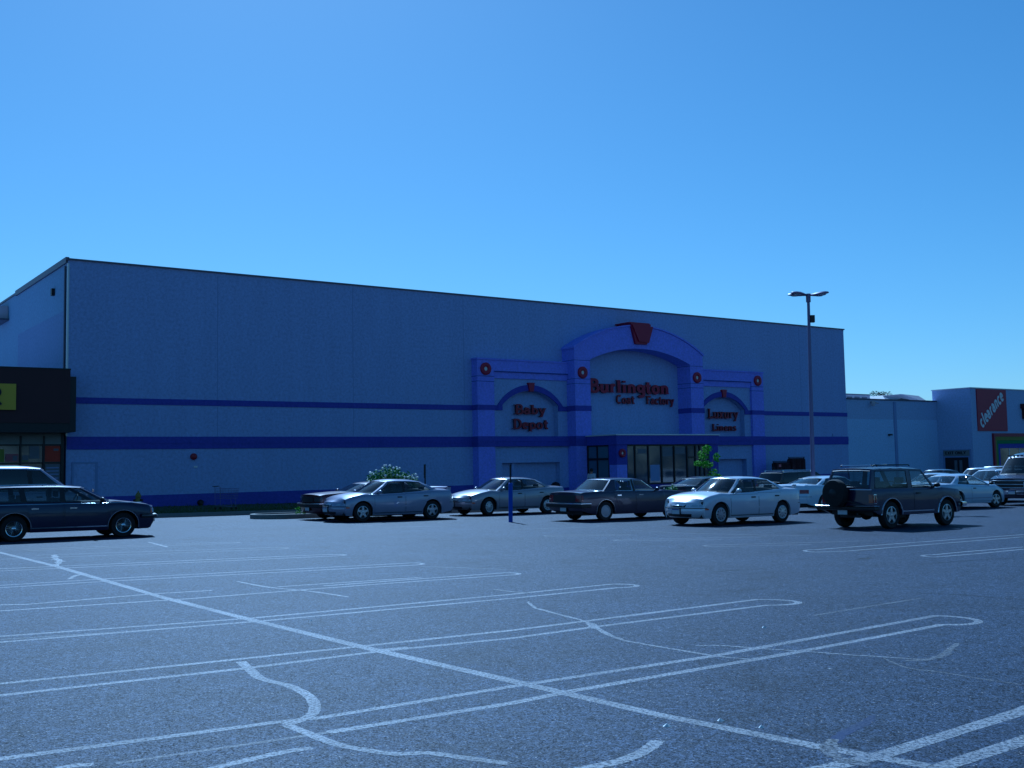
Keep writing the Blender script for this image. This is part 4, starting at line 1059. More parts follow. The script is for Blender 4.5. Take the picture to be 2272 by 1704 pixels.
    def wheels(s, root, kind='five', steer=0):
        hubs = dict(five='alloy', cover='alloy', wire='chrome', steel='unit')
        first = None
        for xc in s.wx:
            for sg in (-1, 1):
                if first is None:
                    R = s.R; w = .20
                    t = MB(); t.lathe([(R * .60, -w / 2 + .02), (R * .64, -w / 2), (R * .92, -w / 2 - .005), (R * .985, -w / 2 + .02), (R, -w / 2 + .04), (R, w / 2 - .04), (R * .985, w / 2 - .02), (R * .92, w / 2), (R * .6, w / 2)], 'Y', (0, 0, 0), 32)
                    tyre = t.build('wheel', 'rubber', None, 40)
                    m = MB(); r0 = R * .63
                    if kind == 'five':
                        m.lathe([(r0, -w / 2 + .0), (r0 * .93, -w / 2 - .004), (r0 * .90, -w / 2 + .02)], 'Y', (0, 0, 0), 32)
                        for q in range(5):
                            a = q * 2 * math.pi / 5 + .3; ca, sa = math.cos(a), math.sin(a)
                            def pp(r, tt, y): return (r * ca - tt * sa, y, r * sa + tt * ca)
                            m.add([pp(r0 * .2, .05, -w / 2), pp(r0 * .2, -.05, -w / 2), pp(r0 * .95, -.028, -w / 2 + .0), pp(r0 * .95, .028, -w / 2 + .0), pp(r0 * .2, .06, -w / 2 + .03), pp(r0 * .2, -.06, -w / 2 + .03), pp(r0 * .95, -.035, -w / 2 + .03), pp(r0 * .95, .035, -w / 2 + .03)], [(0, 1, 2, 3), (0, 4, 5, 1), (1, 5, 6, 2), (2, 6, 7, 3), (3, 7, 4, 0)])
                        m.lathe([(.001, -w / 2 - .012), (r0 * .22, -w / 2 - .008), (r0 * .26, -w / 2 + .01)], 'Y', (0, 0, 0), 16)
                    elif kind == 'cover':
                        m.lathe([(r0, -w / 2 + .0), (r0 * .93, -w / 2 - .006), (r0 * .84, -w / 2 + .002), (r0 * .80, -w / 2 + .002)], 'Y', (0, 0, 0), 32)
                        for q in range(9):
                            a = q * 2 * math.pi / 9; ca, sa = math.cos(a), math.sin(a)
                            def pp(r, tt, y): return (r * ca - tt * sa, y, r * sa + tt * ca)
                            m.add([pp(r0 * .2, .022, -w / 2 - .01), pp(r0 * .2, -.022, -w / 2 - .01), pp(r0 * .86, -.036, -w / 2 - .002), pp(r0 * .86, .036, -w / 2 - .002), pp(r0 * .86, -.036, -w / 2 + .02), pp(r0 * .86, .036, -w / 2 + .02), pp(r0 * .2, -.022, -w / 2 + .02), pp(r0 * .2, .022, -w / 2 + .02)], [(0, 1, 2, 3), (1, 6, 4, 2), (3, 5, 7, 0), (2, 4, 5, 3)])
                        m.lathe([(.001, -w / 2 - .018), (r0 * .2, -w / 2 - .014), (r0 * .26, -w / 2 + .0)], 'Y', (0, 0, 0), 16)
                    elif kind == 'wire':
                        m.lathe([(r0, -w / 2), (r0 * .97, -w / 2 - .01), (r0 * .90, -w / 2 - .006), (r0 * .88, -w / 2 + .006)], 'Y', (0, 0, 0), 32)
                        m.lathe([(.001, -w / 2 - .025), (r0 * .16, -w / 2 - .02), (r0 * .28, -w / 2 + .0), (r0 * .30, -w / 2 + .008)], 'Y', (0, 0, 0), 20)
                        for q in range(20):
                            a = q * 2 * math.pi / 20; m.tube([(r0 * .28 * math.cos(a), -w / 2 + .0, r0 * .28 * math.sin(a)), (r0 * .9 * math.cos(a + .25), -w / 2 + .0, r0 * .9 * math.sin(a + .25))], .0035, 4)
                    else:
                        m.lathe([(r0, -w / 2), (r0 * .92, -w / 2 - .006), (r0 * .8, -w / 2 + .012), (r0 * .5, -w / 2 + .0), (r0 * .35, -w / 2 - .012), (.001, -w / 2 - .016)], 'Y', (0, 0, 0), 32)
                    rim = m.build('rim', hubs[kind], tyre, 35)
                    d_ = MB(); d_.lathe([(.001, -w / 2 + .035), (r0 * .97, -w / 2 + .035)], 'Y', (0, 0, 0), 24); d_.build('brake_disc', 'trim', tyre)
                    wh = tyre; first = tyre
                    wh.parent = root
                else: wh = copy_tree(first, root)
                rz = Matrix.Rotation(math.pi if sg > 0 else 0, 4, 'Z')
                st_ = Matrix.Rotation(R_(steer) if xc > 0 else 0, 4, 'Z')
                wh.matrix_local = Matrix.Translation((xc, sg * (s.hw - .125), s.R)) @ st_ @ rz
    def patch(s, fn, c, off, name, mat, root, n=5, m=3, sym=False):
        b = MB(); c00, c10, c11, c01 = c
        rows = []; O = []
        for i in range(n + 1):
            r = []
            for j in range(m + 1):
                u, v = i / n, j / m
                a = (c00[0] * (1 - u) * (1 - v) + c10[0] * u * (1 - v) + c11[0] * u * v + c01[0] * (1 - u) * v)
                z = (c00[1] * (1 - u) * (1 - v) + c10[1] * u * (1 - v) + c11[1] * u * v + c01[1] * (1 - u) * v)
                edge = i in (0, n) or j in (0, m)
                r.append(fn(a, z, off if not edge else off * .75))
            rows.append(r)
        b.grid(rows)
        # skirt down into the body
        per = [(c00, c10), (c10, c11), (c11, c01), (c01, c00)]
        for (p, q) in per:
            A = []; B = []
            for i in range(n + 1):
                t = i / n; a, z = p[0] + (q[0] - p[0]) * t, p[1] + (q[1] - p[1]) * t
                A.append(fn(a, z, off * .75)); B.append(fn(a, z, -.015))
            b.grid([A, B])
        return b.build(name, mat, root, 50, weld=.0005)
    def greenhouse(s, root, paint, wins, glass='glass', pillar=None, vinyl=None):
        g = s.gh; yt = g['yt']
        def ybase(x): return s.inset * s.y(x, s.zs(x)) - .0
        def ytop(x): return yt * (1 - .04 * abs(2 * (x - g['rt'][1]) / (g['ft'][1] - g['rt'][1]) - 1) ** 3)
        zr = lambda x: interp(s.roof, x)
        VR = [0, g.get('g0', s.g0), .35, .65, g.get('g1', s.g1), 1.0]
        K2 = [-1, -.93, -.5, 0, .5, .93, 1]
        def side_pt(xb, xt, v, sg):
            yb = ybase(xb); B = Vector((xb, sg * yb, s.topz(xb, yb) - .015)); T = Vector((xt, sg * ytop(xt), zr(xt)))
            p = B.lerp(T, v); p.y += sg * s.bulge * math.sin(math.pi * v); return p
        def end_pt(key, k, v):
            b_, t_ = (g['fb'], g['ft']) if key == 'f' else (g['rb'], g['rt'])
            xb = b_[0] + (b_[1] - b_[0]) * k * k; xt = t_[0] + (t_[1] - t_[0]) * k * k
            yb = ybase(b_[1]) * k; B = Vector((xb, yb, s.topz(xb, yb) - .015))
            T = Vector((xt, ytop(t_[1]) * k, zr(t_[1]) + s.crownr * .45 * (1 - abs(k) ** 4)))
            p = B.lerp(T, v); sn = math.sin(math.pi * v)
            p.y += (1 if k > 0 else -1) * abs(k) ** 3 * s.bulge * sn; p.x += (1 if key == 'f' else -1) * s.bulge * .8 * (1 - k * k) * sn
            return p
        # columns along the side
        cols = [(g['fb'][1], g['ft'][1], 0)]
        flags = []
        for (xb0, xt0, xb1, xt1) in wins:
            flags.append(0); cols.append((xb0, xt0, 0))
            nsub = 3
            for q in range(1, nsub + 1):
                flags.append(1); cols.append((xb0 + (xb1 - xb0) * q / nsub, xt0 + (xt1 - xt0) * q / nsub, 0))
        flags.append(0); cols.append((g['rb'][1], g['rt'][1], 0))
        shell_ = MB(); 
        for sg in (-1, 1):
            rows = [[side_pt(c[0], c[1], v, sg) for v in VR] for c in cols]
            shell_.grid(rows, mf=lambda i, j: None if (flags[i] and 1 <= j <= 3) else (1 if (pillar and flags[i] == 0 and 0 < i < len(flags) - 1 and 1 <= j <= 3) else 0))
        for key in ('f', 'r'):
            nog = (key == 'r' and g.get('no_rear'))
            rows = [[end_pt(key, k, v) for v in VR] for k in K2]
            shell_.grid(rows, mf=lambda i, j: None if (1 <= i <= 4 and 1 <= j <= 3 and not nog) else 0)
        # roof
        rr = []
        KR = [-1, -.95, -.85, -.6, -.3, 0, .3, .6, .85, .95, 1]
        top_cols = sorted({(round(c[1], 4)) for c in cols}, reverse=True)
        xs0, xs1 = g['ft'][1], g['rt'][1]
        nst = 9
        for i in range(nst + 1):
            f_ = i / nst; xs = xs0 + (xs1 - xs0) * f_; row = []
            for k in KR:
                df = (g['ft'][0] - g['ft'][1]) * (1 - k * k) * max(0, 1 - f_ * 3); dr = (g['rt'][0] - g['rt'][1]) * (1 - k * k) * max(0, 1 - (1 - f_) * 3)
                endf = min(1, .45 + 1.8 * min(f_, 1 - f_) ** .8)
                z = zr(xs) + s.crownr * (1 - abs(k) ** 4) * endf
                row.append((xs + df + dr, ytop(xs) * k, z))
            rr.append(row)
        MBr = MB().grid(rr)
        roof = MBr.build('roof', vinyl or paint, root, 40)
        cab = shell_.build('pillars', [paint, 'trim'], root, 35, weld=.001)
        # panes, set 6 mm inside the openings
        def pane(name, rows, mat):
            mb = MB().grid(rows); return mb.build(name, mat, root, 60)
        VG = [v for v in VR if VR[1] <= v <= VR[4]]
        def inn(p, sg=0, xq=0): return Vector((p.x - xq * .006, p.y - sg * .006, p.z))
        pane('windshield', [[inn(end_pt('f', -.93 + 1.86 * a / 16, VG[0] + (VG[-1] - VG[0]) * q / 10), 0, 1) for q in range(11)] for a in range(17)], 'glass')
        if not g.get('no_rear'): pane('rear_window', [[inn(end_pt('r', k, v), 0, -1) for v in VG] for k in K2[1:-1]], g.get('rear_glass', 'glass'))
        for sg in (-1, 1):
            for wi, (xb0, xt0, xb1, xt1) in enumerate(wins):
                pane('side_window', [[inn(side_pt(xb0 + (xb1 - xb0) * q / 3, xt0 + (xt1 - xt0) * q / 3, v, sg), sg) for v in VG] for q in range(4)], glass if wi > 0 else g.get('front_glass', glass))
        # rubber seals round each side opening
        fr = MB()
        for sg in (-1, 1):
            for (xb0, xt0, xb1, xt1) in wins:
                lp_ = [side_pt(xb0, xt0, VG[0], sg), side_pt(xb1, xt1, VG[0], sg), side_pt(xb1, xt1, VG[-1], sg), side_pt(xb0, xt0, VG[-1], sg), side_pt(xb0, xt0, VG[0], sg)]
                fr.tube([p + Vector((0, sg * .002, 0)) for p in lp_], .011, 4)
        for key in ('f', 'r'):
            if key == 'r' and g.get('no_rear'): continue
            for v in (VG[0], VG[-1]): fr.tube([end_pt(key, k, v) for k in K2[1:-1]], .011, 4)
        fr.build('window_seal', g.get('seal', 'trim'), root)
        # seats
        it = MB(); zb = s.zs(0)
        fx = (g['fb'][1] + g['ft'][1]) / 2 - .55
        for sy in (-.38, .38):
            it.add([(fx - .28, sy - .24, zb - .1), (fx - .12, sy - .24, zb - .1), (fx - .12, sy + .24, zb - .1), (fx - .28, sy + .24, zb - .1), (fx - .36, sy - .20, zb + .12), (fx - .26, sy - .20, zb + .12), (fx - .26, sy + .20, zb + .12), (fx - .36, sy + .20, zb + .12)], [(4, 5, 6, 7), (0, 1, 5, 4), (1, 2, 6, 5), (2, 3, 7, 6), (3, 0, 4, 7)])
            it.box(fx - .39, fx - .30, sy - .12, sy + .12, zb + .15, zb + .30)
        bx_ = max(fx - 1.15, g['rb'][1] + .45)
        it.box(bx_ - .12, bx_, -.62, .62, zb - .1, zb + .10)
        for sy in (-.4, .4): it.box(bx_ - .12, bx_ - .04, sy - .13, sy + .13, zb + .10, zb + .20)
        it.build('seats', 'seat', root)
        sw = MB(); cx_ = fx + .32
        sw.tube([(cx_ + .06 * math.sin(a), .38 + .17 * math.cos(a), zb + .02 + .16 * math.sin(a)) for a in [q * math.pi / 8 for q in range(17)]], .014, 6)
        sw.build('steering_wheel', 'trim', root)
        s.side_pt = side_pt
    def door(s, root, xa, xb, paint, hz, hmat='trim', slant=0.0):
        for sg in (-1, 1):
            za, zb = s.sill + .06, min(s.zs(xa), s.zs(xb)) - .035
            fn = lambda a, z, o, sg=sg: s.side(a, z, o, sg)
            xe = xb
            c = [(xa, za + .02), (xe + slant, za + .02), (xe, zb), (xa, zb)]
            if abs(xe + slant - s.wx[1]) < s.Ra + .02: c[1] = (s.wx[1] + s.Ra + .04, za + .02)
            seam = s.patch(fn, c, .0035, 'door', 'trim', root, 6, 5)
            i = .007
            c2 = [(c[0][0] - i, c[0][1] + i), (c[1][0] + i, c[1][1] + i), (c[2][0] + i, c[2][1] - i), (c[3][0] - i, c[3][1] - i)]
            p = s.patch(fn, c2, .0065, 'door_skin', paint, seam, 6, 5)
            h = MB(); y0 = s.y(xe + .22, hz); xh = xe + .12
            h.box(xh, xh + .17, *sorted((sg * (y0 - .01), sg * (y0 + .028))), hz - .018, hz + .018); h.build('handle', hmat, seam)
    def strip(s, root, xa, xb, z0, z1, off, name, mat):
        for sg in (-1, 1):
            fn = lambda a, z, o, sg=sg: s.side(a, z, o, sg)
            s.patch(fn, [(xa, z0), (xb, z0), (xb, z1), (xa, z1)], off, name, mat, root, 14, 1)
    def wrap(s, root, which, z0, z1, xin, off, name, mat, kmax=1.0):
        # bumper bar that wraps round an end
        b = MB(); rows = []
        fn = s.front if which == 'f' else s.rear
        xe = s.xf if which == 'f' else s.xr; d = -1 if which == 'f' else 1
        zz = [z0, z0 + .012, (z0 + z1) / 2, z1 - .012, z1]; oo = [off * .55, off * .95, off, off * .95, off * .55]
        path = []
        if xin > 0: path += [('s', -1, xe + d * xin * (1 - i / 5)) for i in range(5)]
        path += [('e', k, 0) for k in (-1, -.97, -.88, -.6, -.3, 0, .3, .6, .88, .97, 1)]
        if xin > 0: path += [('s', 1, xe + d * xin * (i + 1) / 5) for i in range(5)]
        for (q, k, X) in path:
            r = []
            for z, o in [(zz[0], -.02)] + list(zip(zz, oo)) + [(zz[-1], -.02)]:
                if q == 'e':
                    p = fn(k * kmax, z, o); p = (p[0], p[1] + (o if abs(k) > .96 and o > 0 else 0) * (1 if k > 0 else -1), p[2])
                else: p = s.side(X, z, o, k)
                r.append(p)
            rows.append(r)
        b.grid(rows)
        return b.build(name, mat, root, 50)
    def plate(s, root, which, z, w=.30, h=.15, off=.02, k0=0.0):
        fn = s.front if which == 'f' else s.rear; d = 1 if which == 'f' else -1
        p = fn(k0, z, off); x, yc = p[0], p[1]
        xa, xb = sorted((x, x + d * .012))
        o = MB().box(xa, xb, yc - w / 2, yc + w / 2, z - h / 2, z + h / 2).build('licence_plate', 'plate', root)
        xa, xb = sorted((x + d * .012, x + d * .014))
        m = MB(); m.box(xa, xb, yc - w * .46, yc + w * .46, z + h * .27, z + h * .45)
        m.build('plate_band', 'plate_blue', o)
        MB().box(*sorted((x - d * .03, x)), yc - w / 2 - .02, yc + w / 2 + .02, z - h / 2 - .02, z + h / 2 + .02).build('plate_frame', 'trim', o)
    def mirrors(s, root, paint, x=None, z=None):
        x = x if x is not None else s.gh['fb'][1] - .22; z = z or s.zs(x) + .07
        for sg in (-1, 1):
            m = MB(); y0 = s.y(x, s.zs(x)); m.tube([(x, sg * (y0 - .04), s.zs(x) - .01), (x, sg * (y0 + .05), z - .02)], .025, 6)
            rows = []
            for i in range(7):
                t = math.pi * i / 6; r_ = math.sin(t)
                rows.append([(x + .055 * math.cos(q * math.pi / 5) * max(r_, .05) + .0, sg * (y0 + .12 - .10 * math.cos(t)), z + .065 * math.sin(q * math.pi / 5) * max(r_, .05)) for q in range(11)])
            m.grid(rows); o = m.build('door_mirror', paint, root, 50)
    def archtrim(s, root, mat, r=.016):
        for xc in s.wx:
            for sg in (-1, 1):
                pts = []
                for i in range(13):
                    a = math.pi * (i / 12)
                    q = s.Ra * math.sin(a)
                    if s.arch_flat: q = min(q * 1.35, s.Ra * .97)
                    X = xc + (s.Ra + .012) * math.cos(a); z = s.R + q + .012
                    pts.append(s.side(X, z, .004, sg))
                pts = [s.side(xc + s.Ra + .012, s.sill + .05, .004, sg)] + pts + [s.side(xc - s.Ra - .012, s.sill + .05, .004, sg)]
                MB().tube(pts, r, 5).build('wheel_arch_trim', mat, root, 60)
    def lamp(s, root, which, k0, k1, z0, z1, mat, name, wrapx=0.0, zw0=None, zw1=None, off=.008, both=True):
        fn = s.front if which == 'f' else s.rear; xe = s.xf if which == 'f' else s.xr; d = -1 if which == 'f' else 1
        if wrapx: k1 = 1.0
        for sg in ((-1, 1) if both else (-1,)):
            f2 = lambda k, z, o: fn(k, z, o)
            o_ = s.patch(f2, [(sg * k0, z0), (sg * k1, z0), (sg * k1, z1), (sg * k0, z1)], off, name, mat, root, 5, 3)
            if wrapx:
                fs = lambda a, z, o, sg=sg: s.side(a, z, o, sg)
                s.patch(fs, [(xe, z0), (xe + d * wrapx, zw0 or z0), (xe + d * wrapx, zw1 or z1), (xe, z1)], off, name + '_wrap', mat, o_, 5, 3)

HPLUS = math.atan2(DV.y, DV.x); HMINUS = HPLUS + math.pi
def place(c, px, D, wheel, forward, name, label, cat='car', turn=0.0):
    # px, D: column and depth of the nearer side's wheel contact; wheel: 'f' or 'r'
    h = (HPLUS if forward else HMINUS) + R_(turn)
    p = atd(px, D)
    lx = c.wb / 2 * (1 if wheel == 'f' else -1); ly = (c.hw - .12) * (-1 if forward else 1)
    o = Vector((lx * math.cos(h) - ly * math.sin(h), lx * math.sin(h) + ly * math.cos(h), 0))
    return empty(name, Matrix.Translation(p - o) @ Matrix.Rotation(h, 4, 'Z'), label, cat)

# ---- 1 dark blue station wagon, near left
c = Car(hw=.88, wb=2.66, xf=2.33, xr=-2.52, R=.32, Ra=.385, tf=.07, tr=.05, cf=.14, cr=.10, rnd=.8, bulge=.012, crownr=.05,
        prof=[(-2.52, .94), (-1.0, .95), (.95, .93), (1.12, .955), (1.9, .86), (2.20, .80), (2.33, .77)], nose=[(.2, -.16), (.34, -.10), (.42, -.05), (.5, -.06), (.8, -.10)],
        roof=[(-2.4, 1.30), (-1.4, 1.345), (-.3, 1.345), (.35, 1.31)], gh=dict(fb=(1.15, .98), ft=(.42, .28), rt=(-2.12, -2.08), rb=(-2.44, -2.38), yt=.64))
r = place(c, 271, 28.65, 'f', True, 'station_wagon', 'dark blue station wagon seen side-on in the left foreground', 'station wagon')
c.shell(r, 'navy'); c.greenhouse(r, 'navy', [(.86, .20, -.10, -.14), (-.22, -.24, -1.02, -1.10), (-1.14, -1.22, -2.26, -2.0)], pillar=True)
c.wheels(r, 'wire'); c.door(r, .92, -.14, 'navy', .80, 'chrome'); c.door(r, -.18, -1.06, 'navy', .80, 'chrome', .10)
c.wrap(r, 'f', .50, .60, .55, .07, 'bumper', 'trim'); c.wrap(r, 'f', .545, .575, .55, .085, 'bumper_strip', 'chrome'); c.wrap(r, 'r', .42, .58, .5, .07, 'bumper', 'chrome')
c.lamp(r, 'f', .62, .97, .64, .75, 'headlamp', 'headlight', .20, .62, .76); c.patch(lambda a, z, o: c.side(a, z, o, -1), [(2.26, .63), (2.12, .63), (2.17, .76), (2.24, .76)], .02, 'turn_signal', 'amber', r)
c.patch(c.front, [(-.55, .64), (.55, .64), (.55, .76), (-.55, .76)], .015, 'grille', 'chrome', r); c.lamp(r, 'r', .8, .97, .62, .85, 'tail', 'tail_light')
c.archtrim(r, 'chrome', .008); c.strip(r, .92, -.95, .30, .33, .012, 'sill_trim', 'chrome'); c.strip(r, 1.8, -2.3, .905, .915, .008, 'belt_trim', 'chrome'); c.mirrors(r, 'trim'); c.plate(r, 'f', .46, off=.08)
b = MB()
for sg in (-1, 1):
    b.tube([(-.3, sg * .5, 1.40), (-2.0, sg * .5, 1.38)], .016, 6)
    for x in (-.3, -1.1, -2.0): b.tube([(x, sg * .5, 1.33), (x, sg * .5, 1.40)], .016, 5)
for x in (-.6, -1.7): b.tube([(x, -.5, 1.395), (x, .5, 1.395)], .014, 6)
b.build('roof_rack', 'chrome', r)
# ---- 2 tall van behind it
c = Car(hw=.97, wb=2.95, xf=2.25, xr=-2.55, R=.34, Ra=.40, tf=.06, cf=.2, rnd=.7, crownr=.08, prof=[(-2.55, 1.16), (1.3, 1.12), (1.5, 1.13), (2.25, 1.0)], nose=[(.2, -.1), (.5, 0), (.8, -.03), (1.0, -.10)],
        roof=[(-2.4, 1.88), (.2, 1.88), (.7, 1.84)], gh=dict(fb=(1.75, 1.55), ft=(.72, .60), rt=(-2.36, -2.34), rb=(-2.50, -2.48), yt=.74, rear_glass='glass_dark'))
r = place(c, 154, 34.2, 'f', True, 'minivan', 'tall silver-roofed van half hidden behind the dark blue wagon', 'van')
c.shell(r, 'silver'); c.greenhouse(r, 'silver', [(1.40, .52, .40, .32), (.28, .20, -.95, -.95), (-1.07, -1.07, -2.3, -2.2)], glass='glass_dark', pillar=True); c.wheels(r, 'steel')
c.door(r, 1.25, .34, 'silver', .98); c.wrap(r, 'f', .40, .60, .5, .05, 'bumper', 'trim'); c.lamp(r, 'f', .6, .96, .72, .88, 'headlamp', 'headlight', .15); c.lamp(r, 'r', .85, .98, .7, 1.1, 'tail', 'tail_light'); c.mirrors(r, 'trim')
# ---- 3 maroon boxy sedan
def boxy(paint, px, D, wh, fwd, name, label, hubs='steel', H=1.34, long=0, hw=.88, vinyl=None):
    c = Car(hw=hw, wb=2.66 + long * .3, xf=2.38 + long * .2, xr=-2.42 - long * .15, R=.315, Ra=.37, tf=.05, tr=.04, cf=.10, cr=.06, rnd=.75, bulge=.01, crownr=.045, arch_flat=False,
            prof=[(-2.6, .90), (-2.42, .93), (-1.6, .965), (.9, .93), (1.12, .955), (2.1, .89), (2.38, .86), (2.6, .84)], nose=[(.2, -.14), (.34, -.08), (.5, -.04), (.8, -.04)], tail=[(.2, -.14), (.4, -.04), (.6, -.02), (.9, -.05)],
            roof=[(-1.35, H - .075), (-.9, H - .05), (-.1, H - .045), (.35, H - .075)], gh=dict(fb=(1.12, .95), ft=(.42, .30), rt=(-1.12, -1.05), rb=(-1.62, -1.50), yt=.63, seal='chrome'))
    r = place(c, px, D, wh, fwd, name, label)
    c.shell(r, paint); c.greenhouse(r, paint, [(.82, .22, -.12, -.14), (-.24, -.25, -.98, -.88)] , pillar=True, vinyl=vinyl)
    c.wheels(r, hubs); c.door(r, .90, -.16, paint, .82, 'chrome'); c.door(r, -.20, -1.12, paint, .82, 'chrome', .25)
    for w in 'fr': c.wrap(r, w, .44, .60, .40, .08, 'bumper', 'trim'); c.wrap(r, w, .545, .60, .40, .095, 'bumper_strip', 'chrome')
    c.lamp(r, 'f', .58, .95, .65, .80, 'smoked', 'headlight', .12); c.patch(c.front, [(-.5, .63), (.5, .63), (.5, .82), (-.5, .82)], .02, 'grille', 'trim', r)
    c.lamp(r, 'r', .70, .97, .64, .84, 'tail', 'tail_light', .10); c.patch(c.rear, [(-.66, .64), (.66, .64), (.66, .84), (-.66, .84)], .006, 'rear_panel', 'trim', r)
    c.mirrors(r, paint); c.plate(r, 'f', .40, off=.04); c.plate(r, 'r', .40, off=.03); c.archtrim(r, 'chrome', .007)
    return c, r
boxy('maroon', 762, 38.2, 'f', False, 'maroon_sedan', 'dark maroon boxy sedan parked nose to the island behind the silver sedan', H=1.31)
# ---- 4 silver spoilered sedan
def modern(paint, px, D, wh, fwd, name, label, rims='five', H=1.41, wb=2.70, xf=2.30, xr=-2.48, hw=.885, spoiler=True, belt=.93, R=.325, glassf='glass', steer=0, fbx=1.19, lampz=(.60, .72), tailz=(.66, .86), turn=0.0, grille='trim', low=True):
    c = Car(hw=hw, wb=wb, xf=xf, xr=xr, R=R, Ra=R + .055, tf=.15, tr=.12, cf=.30, cr=.22, rnd=1.0, bulge=.03, crownr=.062, crown=.05,
            prof=[(xr - .1, belt + .02), (xr, belt + .04), (xr + .25, belt + .08), (-1.45, belt + .09), (.0, belt + .0), (1.0, belt - .02), (1.25, belt + .0), (1.75, belt - .09), (xf - .22, belt - .22), (xf, belt - .30), (xf + .1, belt - .33)],
            nose=[(.2, -.14), (.30, -.04), (.42, 0), (.52, -.01), (.58, -.05), (.70, -.10)], tail=[(.2, -.14), (.34, -.03), (.55, 0), (.66, -.04), (.9, -.07), (1.0, -.12)],
            roof=[(-1.5, H - .17), (-1.1, H - .12), (-.5, H - .07), (.0, H - .062), (.45, H - .085)], gh=dict(fb=(fbx, fbx - .23), ft=(.42, .26), rt=(-1.12, -1.0), rb=(-1.80, -1.62), yt=.60))
    r = place(c, px, D, wh, fwd, name, label, turn=turn)
    c.shell(r, paint); c.greenhouse(r, paint, [(.82, .17, -.22, -.28), (-.29, -.35, -1.36, -.90)], pillar=True, glass=glassf)
    c.wheels(r, rims, steer); c.door(r, .92, -.25, paint, .80, 'trim' if paint != 'x' else paint); c.door(r, -.28, -1.28, paint, .82, 'trim', .28)
    z0, z1 = lampz
    c.lamp(r, 'f', .52, .97, z0 - .04, z1 - .09, 'headlamp', 'headlight', .24, z0 - .01, z1 - .02)
    c.patch(c.front, [(-.40, z0 - .06), (.40, z0 - .06), (.46, z1 - .09), (-.46, z1 - .09)], .012, 'grille', grille, r)
    if grille == 'trim': c.patch(c.front, [(-.36, z0 - .015), (.36, z0 - .015), (.37, z0 - .0), (-.37, z0 - .0)], .022, 'grille_bar', 'chrome', r)
    c.patch(c.front, [(-.62, .26), (.62, .26), (.66, .35), (-.66, .35)], .01, 'air_intake', 'trim', r); c.strip(r, .92, -.90, .48, .52, .012, 'rub_strip', paint); c.strip(r, .92, -.92, .27, .285, .006, 'sill_line', 'trim')
    c.wrap(r, 'f', .505, .525, .42, .004, 'bumper_gap', 'trim'); c.wrap(r, 'r', .575, .59, .42, .004, 'bumper_gap', 'trim')
    c.lamp(r, 'r', .68, .97, tailz[0], tailz[1], 'tail', 'tail_light', .16); c.mirrors(r, paint); c.plate(r, 'f', .42, off=.015); c.plate(r, 'r', .74 if name != 'silver_sedan' else .74, off=.02)
    c.patch(lambda a, z, o: c.side(a, z, o, -1), [(xf - .34, .46), (xf - .46, .46), (xf - .46, .50), (xf - .34, .50)], .008, 'side_marker', 'amber', r); c.patch(lambda a, z, o: c.side(a, z, o, 1), [(xf - .34, .46), (xf - .46, .46), (xf - .46, .50), (xf - .34, .50)], .008, 'side_marker', 'amber', r)
    if spoiler:
        x0 = xr + .22; zt = c.zs(x0) + .05; b = MB(); rows = []
        for i in range(9):
            k = -1 + i / 4; y = k * .66; dx = .10 * k * k
            rows.append([(x0 + .14 + dx, y, zt + .045), (x0 + .05 + dx, y, zt + .075), (x0 - .08 + dx, y, zt + .07), (x0 - .10 + dx, y, zt + .05), (x0 + .14 + dx, y, zt + .035), (x0 + .14 + dx, y, zt + .045)])
        b.grid(rows)
        for sg in (-1, 1): b.box(x0 + .04, x0 + .18, *sorted((sg * .62, sg * .68)), zt - .05, zt + .05)
        b.build('rear_spoiler', paint, r, 50)
    return c, r
modern('silver', 802.6, 36.3, 'f', False, 'silver_sedan', 'mid-silver sedan with rear spoiler and five-spoke wheels, left of the blue post')
# ---- 5 beige silver sedan
modern('beige_silver', 1081.7, 40.6, 'f', False, 'rounded_sedan', 'beige-silver rounded sedan directly behind the blue post', rims='cover', H=1.42, wb=2.77, xf=2.45, xr=-2.55, hw=.92, spoiler=False, belt=.93, steer=14, tailz=(.62, .80))
# ---- 6 dark boxy sedan tail to us
boxy('graphite', 1340.5, 35.3, 'r', True, 'boxy_sedan', 'dark grey boxy sedan parked tail towards the blue post', 'steel', H=1.385, long=1)
# ---- 7 dark coupe behind
modern('black_car', 1556, 42.3, 'r', True, 'dark_sedan', 'dark sedan parked tail-on behind the pale silver sedan, near the sapling', rims='cover', H=1.38, spoiler=False, belt=.92)
# ---- 8 pale silver sedan
c8, r8 = modern('pale_silver', 1595, 31.6, 'f', False, 'pale_sedan', 'bright pale silver sedan with the sun glinting on its windshield', rims='cover', H=1.42, wb=2.67, xf=2.28, xr=-2.48, hw=.89, spoiler=True, belt=.94, R=.32, fbx=1.07)
# ---- 9 dark hatchback wagon
c = Car(hw=.93, wb=2.85, xf=2.3, xr=-2.4, R=.34, Ra=.40, tf=.08, cf=.2, rnd=.9, crownr=.07, prof=[(-2.4, .98), (1.2, .96), (1.4, .98), (2.3, .80)], nose=[(.2, -.1), (.5, 0), (.8, -.06)],
        roof=[(-2.3, 1.44), (-.5, 1.50), (.3, 1.48)], gh=dict(fb=(1.6, 1.35), ft=(.55, .42), rt=(-2.02, -1.98), rb=(-2.33, -2.30), yt=.70, rear_glass='glass_dark'))
r = place(c, 1762, 51.5, 'r', True, 'dark_estate', 'long black estate car with tinted glass parked nearest the garment racks', 'car')
c.shell(r, 'black_car'); c.greenhouse(r, 'black_car', [(1.2, .34, .2, .12), (.08, .02, -.9, -.9), (-1.0, -1.0, -2.15, -1.88)], glass='glass_dark'); c.wheels(r, 'five')
